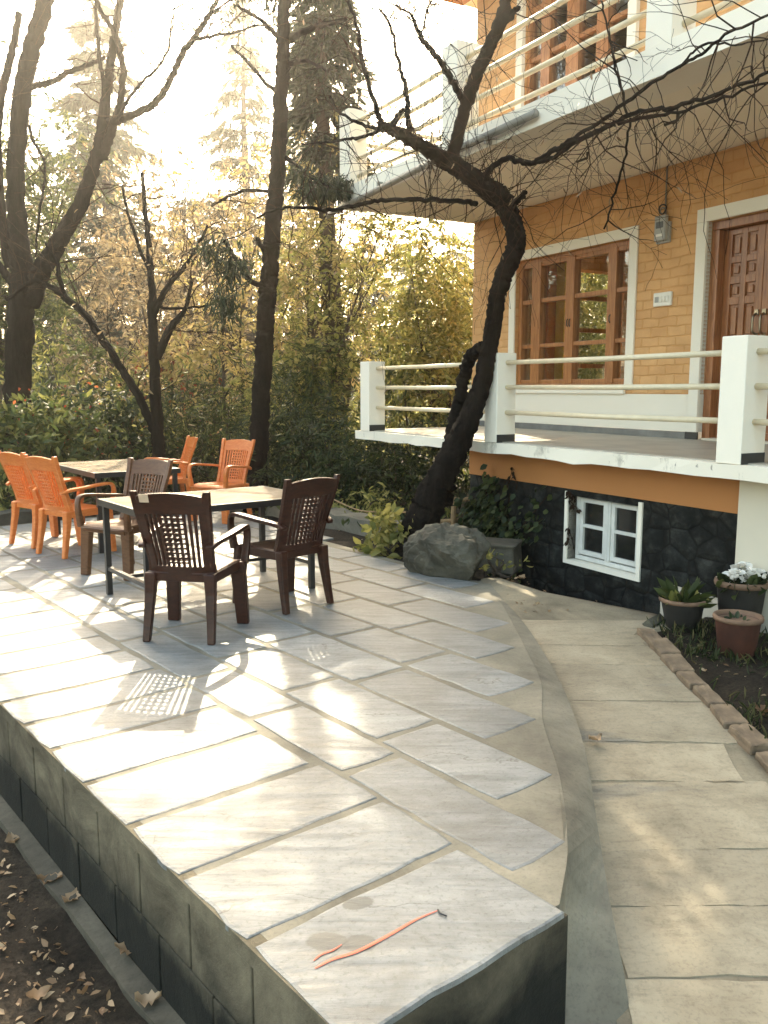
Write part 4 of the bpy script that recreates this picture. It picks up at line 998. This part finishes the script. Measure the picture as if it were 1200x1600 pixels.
def tuft(px, py, Y, rx, rz, n, dn=-1.0):
    c = at(px, py, Y)
    for _ in range(n):
        q = rng.normal(size=3)*np.array([rx, rx*.7, rz])*.55; pts.append(c + q); dirs.append((random.gauss(0,.5), random.gauss(0,.5), dn + random.gauss(0,.4)))
for (px, py, rx_, rz_, n) in ((512,288,.22,.10,620),(490,296,.16,.08,260),(535,292,.12,.08,160),(352,470,.16,.20,260),(362,412,.22,.18,260),(332,385,.2,.12,130),(470,265,.12,.08,60)): tuft(px, py, Y3-.5, rx_, rz_, n)
for k in range(84):   # crown above the picture
    z = random.uniform(6.7, 12.5); a = random.uniform(0, 6.28); L_ = random.uniform(.7, 2.3)*(1.2 - (z-7)/8); b0 = np.array([at(445,-60,Y3)[0], Y3, z]); e = b0 + np.array([math.cos(a)*L_, math.sin(a)*L_, random.uniform(-.3,.2)])
    tr.tube([b0, (b0+e)/2 + np.array([0,0,.1]), e], [.03,.018,.006], 5)
    for _ in range(70):
        f = random.uniform(.35, 1.05); q = b0 + (e-b0)*f + rng.normal(size=3)*np.array([.13,.13,.12]); pts.append(q); dirs.append((random.gauss(0,.5), random.gauss(0,.5), -1))
for k in range(40):
    z = random.uniform(6.35, 7.6); a = random.uniform(0, 6.28); L_ = random.uniform(.6, 1.7); b0 = np.array([at(444,0,Y3)[0], Y3, z]); e = b0 + np.array([math.cos(a)*L_*1.2, math.sin(a)*L_, random.uniform(-.35,.1)])
    tr.tube([b0, (b0+e)/2 + np.array([0,0,.08]), e], [.022,.014,.005], 5)
    for _ in range(110):
        f = random.uniform(.3, 1.05); q = b0 + (e-b0)*f + rng.normal(size=3)*np.array([.12,.12,.09]); pts.append(q); dirs.append((random.gauss(0,.5), random.gauss(0,.5), -.9))
wparts(t3, ('trunk', tr, M['bark'], True), ('crown', leaf_mesh('crown', pts, M['needle'], None, .12, .16, dirs=dirs), None, None))
# bent tree in front of the house
t4 = thing('bent_tree', 'leaning bent tree with a dark bark and bare twigs in front of the veranda', 'tree', (at(650,840,7.95)[0], 7.95, -.1))
tr = MB(); tw = MB(); tips = []; Y4 = 7.95; sd = MB()
main = [(640,880,36),(652,838,31),(668,790,28),(690,745,26),(712,700,25),(733,655,22),(750,610,19),(762,560,17.5),(770,510,17),(777,465,17,-.05),(787,430,18,-.1),(800,402,19,-.15),(807,382,18,-.15),(803,355,18,-.15),(793,328,19,-.15),(776,305,23,-.1),(748,285,19,-.1),(718,264,17,-.15),(690,247,16,-.2),(655,226,12,-.25),(622,208,11,-.3),(596,196,9,-.35)]
br4 = [[(703,258,13,-.2),(712,225,12,-.25),(722,185,11,-.3),(734,148,12,-.35),(748,110,12,-.4),(764,75,11,-.45),(780,40,12,-.5),(790,5,10,-.5),(800,-40,8,-.5),(808,-110,6,-.5)],
 [(724,160,6,-.3),(708,130,6,-.4),(690,100,5.5,-.5),(672,75,5,-.55),(658,60,4.5,-.6),(650,40,3.5,-.6),(640,20,2.5,-.6),(610,5,1.5,-.6)],
 [(658,62,2.5,-.6),(665,30,2,-.6),(674,-5,2,-.6)], [(782,40,7,-.5),(800,22,6,-.4),(812,10,4,-.4)],
 [(640,215,6,-.3),(638,185,5.5,-.3),(636,150,5,-.3),(628,115,4,-.3),(618,80,3,-.3),(612,45,3,-.3),(590,10,2,-.3)],
 [(596,198,6,-.35),(588,170,5,-.35),(575,130,4.5,-.4),(565,90,4,-.4),(560,50,3,-.4),(548,10,3,-.4),(540,-30,2,-.4)],
 [(598,200,4,-.35),(575,212,3,-.4),(545,217,2.5,-.5),(510,222,2,-.6),(470,226,1.5,-.7)], [(600,205,4,-.35),(560,192,3,-.3),(530,175,2.5,-.2),(515,150,2,-.2)],
 [(612,198,6,-.3),(622,180,5,-.35),(634,170,4,-.4)],
 [(745,318,5,-.15),(720,314,4.5,-.3),(680,313,4.5,-.4),(630,312,4,-.5),(590,314,4,-.6),(555,322,4,-.6),(520,328,3.5,-.7),(480,325,3,-.7),(440,326,2,-.7),(400,340,1.5,-.7)],
 [(770,300,9,-.15),(758,280,6,-.3),(768,262,5,-.4),(795,248,4.5,-.5),(830,255,4.5,-.6),(860,238,4.5,-.7),(890,224,4.5,-.8),(925,210,4,-.9),(960,192,4,-1),(1000,175,3.5,-1.1),(1050,168,3.5,-1.2),(1105,152,3,-1.3),(1160,130,3,-1.4),(1215,105,2.5,-1.5)],
 [(830,255,3,-.6),(860,248,3.5,-.7),(900,222,3,-.8),(945,200,3,-.8),(1000,185,3,-.9),(1060,175,2.5,-1),(1120,155,2.5,-1),(1200,128,2,-1)],
 [(880,226,3,-.7),(930,195,3,-.7),(965,170,3,-.8),(1010,135,3,-.8),(1060,105,2.5,-.8),(1095,85,2.5,-.8),(1140,50,2.5,-.8),(1200,25,2,-.8)],
 [(1060,105,2,-.8),(1100,70,2,-.8),(1150,70,1.5,-.8),(1210,60,1.2,-.8)],
 [(980,180,2,-1),(970,140,2,-1),(958,90,2,-1.1),(950,50,1.5,-1.1),(940,0,1.5,-1.1)], [(985,185,2,-1),(975,250,2,-1.2),(958,310,1.8,-1.3),(945,360,1.5,-1.4)],
 [(795,328,7,-.15),(812,310,5,-.3),(820,300,4,-.4)], [(800,330,5,-.15),(812,345,4,-.3),(820,372,3,-.4)]]
second = [(690,790,22,.1),(697,745,18,.15),(704,700,17,.2),(712,655,15,.2),(720,615,13,.2),(727,580,13,.2),(738,556,14,.12),(756,540,12,.02)]
C, rr = px_path(main, Y4, .004, 10); rr = rr*np.interp(np.linspace(0, 1, len(rr)), [0, .1, .25, 1], [1, .9, .76, .76]); tr.tube(C, rr, 22, True, .075); mainC = C
C, rr = px_path(second, Y4, .006, 9); tr.tube(C, rr*.74, 14, True, .12); secC = C
for q in ((705,690,7),(727,560,9),(735,560,8),(808,387,10),(716,600,7),(775,690,9)):
    p = at(q[0], q[1], Y4); 
brC = []
for L in br4:
    if L[-1][0] > 830: L = [(q[0], q[1], q[2]*1.1, min(q[3] if len(q) > 3 else 0, -.35 - max(0, q[0]-790)*.0068)) for q in L]
    C, rr = px_path(L, Y4, .005, 6); rr = rr*.85; tr.tube(C, rr, 9 if L[0][2] > 6 else 6, True, .04)
    m_ = len(C); brC += list(C[5:])
    for i in range(4, m_, 3):
        if random.random() < .48:
            d = rng.normal(size=3); d[1] *= .5
            if random.random() < .5: d[2] = -abs(d[2])
            grow(tw, C[i], d, random.uniform(.3, 1.0), .0058, 2 if random.random() < .5 else 1, tips, 6, random.choice([0,0,0,.25]), .75, 2, .2, .0015)
for _ in range(90):     # spray of thin straight twigs round the crown knot
    i = random.randint(int(len(mainC)*.66), len(mainC)-1); d = rng.normal(size=3); d[1] *= .5; d[2] += .3
    grow(tw, mainC[i] + rng.normal(size=3)*.03, d, random.uniform(.25, 1.05), .0055, 1, tips, 6, random.choice([0,.05,.2]), .5, 2, .15, .0015)
for _ in range(46):     # long hanging whips
    p = brC[random.randrange(len(brC))]
    d = np.array([random.gauss(0,.5), random.gauss(0,.3), random.uniform(-.6,.6)]); grow(tw, p, d, random.uniform(.6, 1.6), .0048, 1 if random.random() < .4 else 0, tips, 11, .45, .6, 2, .18, .0015)
sp_ = []
for _ in range(55):
    p = brC[random.randrange(len(brC))]; d = rng.normal(size=3); d[1] *= .5; grow(tw, p, d, random.uniform(.3, 1.1), .0045, 2, tips, 8, random.choice([0,0,.15]), .65, 2, .17, .0013)
for p, d in tips:
    if random.random() < .04:
        sp_.append(p)
wparts(t4, ('trunk', tr, M['bark'], True), ('twigs', tw, M['twig'], False), ('foliage', leaf_mesh('foliage', sp_, M['l_dry'], None, .06, .25, droop=3), None, None))  # foliage here: dry leaf shapes standing in for hanging seed pods
# conifers: drooping tiered branches
def conifer(label, px, Y, h, rad, z0, n_lev, mat, size=.16, dens=26, group='conifers in the mist', trunk_r=.2, droop=.35, per=7, bare=0.0, base=-.3):
    x = at(px, 608, Y)[0]; r = thing('conifer', label, 'tree', (x, Y, base), 0, group); tr = MB(); pts = []; dirs = []
    mb_p = [np.array([random.gauss(0,.05), random.gauss(0,.05), z]) for z in np.linspace(0, h, 8)]; mb_p[0][:2] = 0
    tr.tube(crom(mb_p, 3), list(np.linspace(trunk_r, .02, 22)), 9)
    for i in range(n_lev):
        f = (i + random.uniform(-.3,.3))/n_lev; z = z0 + (h - z0)*max(0, f); Lm = rad*(1 - max(0,f))**.8 + .15
        for k in range(per):
            if random.random() < bare: continue
            a = random.uniform(0, 6.28); L = Lm*random.uniform(.55, 1.15); n = 6; P = []
            for j in range(n):
                u = j/(n-1); P.append(np.array([math.cos(a)*L*u, math.sin(a)*L*u, z + .10*L*math.sin(u*2.4) - droop*L*u*u]))
            tr.tube(P, list(np.linspace(.022 + .01*L, .004, n)), 4, False)
            m = int(dens*L*random.uniform(.6, 1.2)) + 4
            for _ in range(m):
                u = random.random()**.7; q = np.array([math.cos(a)*L*u, math.sin(a)*L*u, z + .10*L*math.sin(u*2.4) - droop*L*u*u])
                sd = np.array([-math.sin(a), math.cos(a), 0])*random.gauss(0, .16*L*(1-u*.6)); pts.append(q + sd + np.array([0,0,random.gauss(0,.04)]))
                dirs.append(np.array([math.cos(a)*.6, math.sin(a)*.6, -.55]) + sd)
    tr.build('trunk', M['barkpale'], r, True); leaf_mesh('crown', pts, mat, r, size, .22, dirs=dirs); return r
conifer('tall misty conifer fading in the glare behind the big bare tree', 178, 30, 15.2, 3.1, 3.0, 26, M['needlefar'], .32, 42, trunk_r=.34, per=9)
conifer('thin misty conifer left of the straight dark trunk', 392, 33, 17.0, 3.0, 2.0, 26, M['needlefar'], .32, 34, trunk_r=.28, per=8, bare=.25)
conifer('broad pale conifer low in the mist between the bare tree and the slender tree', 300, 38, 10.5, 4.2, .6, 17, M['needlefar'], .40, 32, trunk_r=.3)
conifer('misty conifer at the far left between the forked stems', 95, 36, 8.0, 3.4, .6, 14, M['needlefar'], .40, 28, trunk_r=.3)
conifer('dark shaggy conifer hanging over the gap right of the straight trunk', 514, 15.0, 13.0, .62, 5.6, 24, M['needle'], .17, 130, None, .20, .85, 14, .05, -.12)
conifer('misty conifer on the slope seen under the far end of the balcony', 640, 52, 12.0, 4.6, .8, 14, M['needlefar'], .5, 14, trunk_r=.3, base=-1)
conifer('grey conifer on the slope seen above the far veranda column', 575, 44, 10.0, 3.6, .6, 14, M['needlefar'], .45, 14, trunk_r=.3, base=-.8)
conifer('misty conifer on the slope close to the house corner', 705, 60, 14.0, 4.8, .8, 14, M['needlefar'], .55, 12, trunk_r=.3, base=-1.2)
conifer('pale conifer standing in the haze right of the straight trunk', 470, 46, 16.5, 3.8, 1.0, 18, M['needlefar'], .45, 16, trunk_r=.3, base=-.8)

def spray(pts, dirs, p, d, L, n, down=.5):
    a = np.asarray(d, float)*.7 + rng.normal(size=3)*.5; a[2] -= down; a /= np.linalg.norm(a) + 1e-9
    sd = np.cross(a, rng.normal(size=3) + np.array([0,0,1.5])); sd /= np.linalg.norm(sd) + 1e-9
    for k in range(n):
        f = (k+1)/n; c = np.asarray(p) + a*L*f - np.array([0,0,.25*L*f*f])
        for s_ in (-1, 1): pts.append(c); dirs.append((sd*s_ + a*.6 - np.array([0,0,.25]))*2.2)
# thin autumn trees with many stems
def autumn(label, px, Y, h, sp, stems, mat, nl, size, group='thin autumn trees behind the terrace', bmat='barkpale', lsp=.22, z_lo=.35, base=-.15, kids=3):
    x = at(px, 608, Y)[0]; r = thing('autumn_tree', label, 'tree', (x, Y, base), 0, group); tr = MB(); tips = []
    for k in range(stems):
        a = random.uniform(0, 6.28); lean = random.uniform(.12, .6); top = np.array([math.cos(a)*lean*h*.6, math.sin(a)*lean*h*.6, h*random.uniform(.75, 1)])
        P = [np.zeros(3), top*np.array([.18,.18,.3]) + rng.normal(size=3)*.10, top*np.array([.5,.5,.65]) + rng.normal(size=3)*.2, top]; C = crom(P, 6); r0 = h*.013/stems**.35; rr = np.linspace(r0, .006, len(C)); tr.tube(C, rr, 7, True, .04)
        for i in range(int(len(C)*z_lo), len(C)):
            for _ in range(2):
                d = rng.normal(size=3); d[2] = abs(d[2])*.7 + .25; grow(tr, C[i], d, sp*random.uniform(.5, 1.0), rr[i]*.5, 1, tips, 5, .05, .7, kids, .2, .003, 4)
    pts = []; dirs = []
    for p, d in tips:
        if random.random() < min(.95, nl*.24):
            for _ in range(1 if nl < 4 else 2): spray(pts, dirs, p + rng.normal(size=3)*lsp*.5, d, random.uniform(.22, .42)*(size/.13)**.6, random.randint(4, 8))
    tr.build('trunk', M[bmat], r, True); leaf_mesh('crown', pts, M[mat], r, size*.78, .34, dirs=dirs, droop=.3); return r
autumn('brownish thin tree with sparse rusty leaves behind the slender forked tree', 225, 16, 5.6, 1.2, 5, 'l_rust', 1.2, .13)
autumn('pale rusty thin tree between the slender tree and the straight trunk', 330, 17.5, 6.2, 1.3, 5, 'l_rust', 1.2, .14)
autumn('yellow leaved thin tree just left of the straight trunk', 368, 14.5, 4.6, 1.0, 4, 'l_yellow', 1.9, .12)
autumn('yellow green thin tree just right of the straight trunk', 462, 14.0, 5.2, 1.15, 5, 'l_lime', 1.5, .13)
autumn('yellow thin tree with reddish stems left of the far veranda column', 535, 15.5, 5.6, 1.2, 5, 'l_yellow', 1.5, .13)
autumn('lime green thin tree behind the far veranda column', 592, 18, 4.8, 1.3, 4, 'l_lime', 1.4, .15)
autumn('rust coloured thin tree far behind the front table', 425, 22, 7.5, 1.6, 4, 'l_rust', 1.2, .18)
autumn('bushy lime green tree behind the veranda railing by the house corner', 694, 13.6, 4.4, .85, 3, 'l_lime', 6.5, .13, lsp=.24)
autumn('pale yellow thin tree in the mist left of the slender tree', 140, 24, 5.5, 1.6, 4, 'l_rust', 1.3, .2)
autumn('yellow tree far behind the straight trunk in the mist', 505, 26, 7.5, 1.9, 4, 'l_yellow', 1.2, .22)
autumn('faint rusty tree far back between slender tree and straight trunk', 275, 27, 7.5, 1.8, 4, 'l_rust', 1.5, .22)

for (x, y, h) in ((3.1, 17.0, 4.6), (4.6, 19.5, 5.2)):
    autumn('lime green tree behind the house seen through its rooms, ' + ('the nearer one' if y < 18 else 'the farther one'), 600 + x/y*1340, y, h, 1.2, 4, 'l_lime', 5.0, .15, group=None)
# shrubs
def shrub(nm, label, px, Y, rx, ry, h, mat, n, size, asp=.4, stems=9, group=None, droop=.2, extra=None, base=-.12, clumps=26, cat='shrub'):
    x = at(px, 608, Y)[0]; r = thing(nm, label, cat, (x, Y, base), 0, group); tr = MB(); cc = []
    for k in range(clumps):
        q = rng.normal(size=3); q /= np.linalg.norm(q); f = random.uniform(.45, 1.0)**.6; c = np.array([q[0]*rx*f, q[1]*ry*f, h*.5 + q[2]*h*.48*f]); cc.append(c)
        if k < stems:
            P = crom([np.array([random.gauss(0, rx*.15), random.gauss(0, ry*.15), 0]), c*np.array([.5,.5,.55]) + rng.normal(size=3)*.05, c], 5); tr.tube(P, list(np.linspace(.018, .004, len(P))), 5)
    pts = []; dirs = []; per = n // clumps; cr = .30*min(rx, h*.6)
    for c in cc:
        m = int(per*random.uniform(.5, 1.5))
        fe = asp < .3; q_ = 9 if fe else 5
        for _ in range(max(1, m // q_)):
            o = rng.normal(size=3)*cr*np.array([.8,.8,.65]); p = c + o
            if p[2] < .02: p[2] = random.uniform(.02, .3)
            d = o/(np.linalg.norm(o)+.01) + np.array([0,0,.25-droop])
            if fe: spray(pts, dirs, p, d, random.uniform(.22,.40), 5, droop)
            else:
                for _ in range(q_): pts.append(p + rng.normal(size=3)*size*.35); dirs.append(d*.8 + rng.normal(size=3)*.7 - np.array([0,0,droop]))
    tr.build('stem', M['barkpale'], r, True); leaf_mesh('foliage', pts, M[mat], r, size, asp, dirs=dirs)
    if extra:
        em, en, es = extra; pp = [cc[random.randrange(len(cc))] + rng.normal(size=3)*cr for _ in range(en)]; leaf_mesh('foliage', pp, M[em], r, es, .6)  # second foliage part holds blossoms and coloured leaf tips
    return r
gh = 'flowering bushes of the hedge behind the terrace'
shrub('bush', 'glossy green bush with dark red blooms at the left edge behind the orange chairs', 15, 11.0, .75, .6, 1.75, 'l_mid', 1500, .13, .36, 10, gh, .3, ('l_red', 60, .06))
shrub('bush', 'green bush with pale sunlit leaf edges, below the big bare tree', 88, 11.3, .8, .6, 1.85, 'l_mid', 1700, .13, .36, 10, gh, .3, ('l_red', 70, .06))
shrub('bush', 'bushy hedge plant behind the back table top, with red blooms', 150, 11.9, .85, .6, 1.75, 'l_dark', 1700, .12, .38, 10, gh, .3, ('l_red', 70, .055))
shrub('bush', 'low dark bush left of the slender tree trunk', 205, 12.2, .7, .6, 1.45, 'l_dark', 1400, .12, .38, 9, gh, .3, ('l_lime', 150, .09))
shrub('bush', 'tall pale green bush in the light behind the hedge at the left', 125, 14.5, 1.1, .8, 2.7, 'l_lime', 1300, .13, .3, 10, gh, .2)
shrub('bush', 'light green feathery bush left of the slender tree', 185, 15, 1.1, .8, 2.7, 'l_mid', 1600, .13, .25, 10, gh, .2)
shrub('bush', 'dark bush at the left edge behind the glossy one', -40, 12.5, .9, .7, 2.1, 'l_dark', 1400, .13, .36, 9, gh, .3)
gr_ = 'shrubs behind the tables'
shrub('bush', 'grey green feathery bush between the slender tree and the straight trunk', 335, 12.6, .9, .7, 1.95, 'l_mid', 3200, .10, .16, 10, gr_, .4)
shrub('bush', 'dark feathery bush behind the frontmost orange chair', 290, 13.2, .9, .7, 1.7, 'l_dark', 1800, .11, .2, 9, gr_, .3)
shrub('bush', 'dense dark green bush right of the straight trunk', 455, 11.6, .62, .55, 1.65, 'l_dark', 2600, .10, .2, 9, gr_, .4)
shrub('bush', 'dark drooping bush under the far end of the veranda', 535, 11.2, .85, .6, 1.35, 'l_dark', 3400, .10, .22, 9, gr_, .5)
shrub('bush', 'tall feathery green bush behind the dark drooping one', 492, 13.0, .7, .6, 2.5, 'l_mid', 2400, .11, .22, 9, gr_, .3, ('l_lime', 300, .11))
shrub('bush', 'sunlit fern like bush between straight trunk and veranda', 440, 13.8, .8, .6, 2.3, 'l_lime', 1500, .13, .25, 9, gr_, .3)
shrub('bush', 'low grey green bush under the veranda, left of the bent tree', 612, 11.0, .6, .5, 1.0, 'l_dark', 1500, .09, .3, 8, gr_, .3)
shrub('bush', 'small lime green bush behind the veranda rails', 640, 13.4, .9, .7, 2.0, 'l_mid', 1500, .11, .35, 8, gr_, .3, ('l_lime', 200, .10))
shrub('bush', 'low sunlit bush on the kerb right of the front table', 560, 10.2, .45, .35, .55, 'l_lime', 700, .08, .3, 7, gr_, .3)
shrub('bush', 'dark bush in the gap under the veranda behind the bent tree', 665, 12.6, .9, .6, 1.25, 'l_dark', 1500, .11, .3, 8, gr_, .3)
shrub('bush', 'low dark plants behind the kerb and the right brown chair', 470, 10.9, .6, .4, .55, 'l_dark', 900, .09, .3, 7, gr_, .2)
shrub('bush', 'low dark bush between straight trunk and the front orange chair', 385, 11.9, .5, .4, .9, 'l_dark', 900, .10, .28, 7, gr_, .2)
shrub('bush', 'yellow leaved bush behind the slender tree foot', 275, 14.8, .8, .6, 2.9, 'l_yellow', 900, .13, .35, 8, gr_, .3, ('l_red', 140, .12))
shrub('bush', 'sunlit lime green weed clump at the foot of the bent tree', 612, 7.95, .30, .22, .42, 'l_lime', 420, .10, .5, 7, None, 0, None, -.08, 18)
shrub('bush', 'small leafy plant at the left edge beside the terrace kerb', 12, 10.6, .45, .4, .75, 'l_lime', 520, .12, .4, 7, gh, .1)
shrub('bush', 'small weeds between the boulder and the basement wall', 785, 7.1, .16, .12, .16, 'l_lime', 60, .06, .6, 5, None, 0, None, 0, 8)
# trees out to the left, mirrored in the window
for (x, y, h) in ((-9.5, 14.0, 6.5), (-13, 17, 8), (-8.2, 17.5, 7)):
    px = 600 + x/y*1340; autumn('thin leafy tree left of the photo, ' + {6.5: 'the shorter one', 8: 'the tallest one', 7: 'the middle one'}[h], px, y, h, 1.5, 4, 'l_mid', 4.0, .15)
# low plants as ground cover
def cover():
    pts = []; dirs = []
    for _ in range(9000):
        x, y = random.uniform(-9, 2.2), random.uniform(8.2, 17); q = np.array([x, y]) - O2; t = q @ T; s = q @ S
        if s < 9.2 and t < 4.4: continue
        if math.sin(x*2.3)*math.sin(y*1.9+1) + random.gauss(0,.4) < 0: continue
        pts.append((x, y, gz(x, y) + random.uniform(0,.12))); dirs.append((random.gauss(0,.6), random.gauss(0,.6), .8))
    tag(leaf_mesh('ground_cover', pts, M['l_mid'], None, .13, .28, dirs=dirs, var=.5), 'low leafy weeds covering the ground under the bushes', 'ground cover', kind='stuff')
    pts = []; dirs = []
    for _ in range(16000):
        y = random.uniform(20, 60); x = random.uniform(-.62, .42)*y; h = random.random()**1.6*(2.2 + .03*y) * (.55+.45*math.sin(x*.9+y*.35)*math.sin(y*.5))
        pts.append((x, y, gz(x, y) + max(.02, h))); dirs.append(rng.normal(size=3))
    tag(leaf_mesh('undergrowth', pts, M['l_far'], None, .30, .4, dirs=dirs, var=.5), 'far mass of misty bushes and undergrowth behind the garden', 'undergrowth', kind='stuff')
cover()
# creeper on the basement wall and dry sprigs on the band
cr_ = thing('creeper', 'dark creeper climbing the left part of the basement stone wall', 'creeper', H(2.85, -.28, -.2)); pts = []; dirs = []; tr = MB()
for k in range(16):
    u = random.uniform(2.45, 3.22); P = [np.array(H(u, -.285, -.3)), np.array(H(u+random.gauss(0,.12), -.27, .1)), np.array(H(u+random.gauss(0,.2), -.26, random.uniform(.3,.75)))]; C = crom(P, 6); tr.tube(C, .006, 4)
    for p in C:
        for _ in range(6): pts.append(p + np.array([*(HN*abs(random.gauss(.03,.03)) + HU*random.gauss(0,.06)), random.gauss(0,.05)])); dirs.append((HN[0], HN[1], -.8))
o1 = tr.build('stem', M['twig'], cr_); o2 = leaf_mesh('foliage', pts, M['l_dark'], cr_, .07, .7, dirs=dirs)
for o in (o1, o2): o.matrix_parent_inverse = Matrix.Translation(cr_.location).inverted()
for (q, lb) in (((800, 735), 'dry sprig hanging on the orange band above the creeper'), ((888, 772), 'dry sprig hanging at the upper left corner of the basement window'), ((888, 830), 'dry sprig on the left edge of the basement window casing')):
    p = at(q[0], q[1], 6.9); 
    r_ = np.array(ray(*q)); n_ = np.array([HN[0], HN[1], 0]); o_ = np.array([0,0,CAM_H]); t_ = (np.array([*H(0,-.26,0)]) - o_) @ n_ / (r_ @ n_); p = o_ + r_*t_
    mb = MB(); pts = []; dirs = []
    for k in range(3):
        P = crom([p + np.array([0,0,.03]), p + np.array([random.gauss(0,.03), 0, -.05]), p + np.array([random.gauss(0,.05), -.02, -.13])], 4); mb.tube(P, .003, 4)
        for c in P[::2]: pts.append(c); dirs.append((random.gauss(0,.5), -.4, -1))
    r = thing('dry_sprig', lb, 'sprig', tuple(p), 0, 'dry sprigs on the basement wall'); a = mb.build('stem', M['twig'], r); b = leaf_mesh('foliage', pts, M['twig'], r, .05, .5, dirs=dirs)
    for o in (a, b): o.matrix_parent_inverse = Matrix.Translation(r.location).inverted()

# far hills
def hills():
    mb = MB(); n = 60; 
    for (Y, amp, base, seed, x0, x1) in ((150, 26, -6, 1.0, -60, 260), (240, 44, -6, 2.4, -260, 420)):
        vs = []; 
        for i in range(n+1):
            x = x0 + (x1-x0)*i/n; f = i/n; h = base + amp*(.25 + .75*max(0, math.sin(f*math.pi*.9 + seed*.2)))*(.75 + .12*math.sin(x*.07+seed) + .08*math.sin(x*.19))*(.4+.9*f)
            for k in range(6): u = k/5; vs.append((x, Y + 60*u, base + (h-base)*math.sin(u*math.pi/2)))
        mb.add(vs, [(i*6+k, (i+1)*6+k, (i+1)*6+k+1, i*6+k+1) for i in range(n) for k in range(5)])
    tag(mb.build('hills', M['hill'], None, True), kind='structure')
hills()
# morning haze
hz = MB(); hz.box(-430, 450, -210, 505, -14, 62)
hm = bpy.data.materials.new('haze_air'); hm.use_nodes = True; ht = hm.node_tree; ht.nodes.remove(ht.nodes['Principled BSDF'])
pv = ht.nodes.new('ShaderNodeVolumePrincipled'); pv.inputs['Color'].default_value = (1.0, .97, .91, 1); pv.inputs['Density'].default_value = .0021; pv.inputs['Anisotropy'].default_value = .9
ht.links.new(pv.outputs[0], ht.nodes['Material Output'].inputs['Volume'])
tag(hz.build('haze', hm), 'thin sunlit morning haze filling the garden', 'haze', kind='stuff')
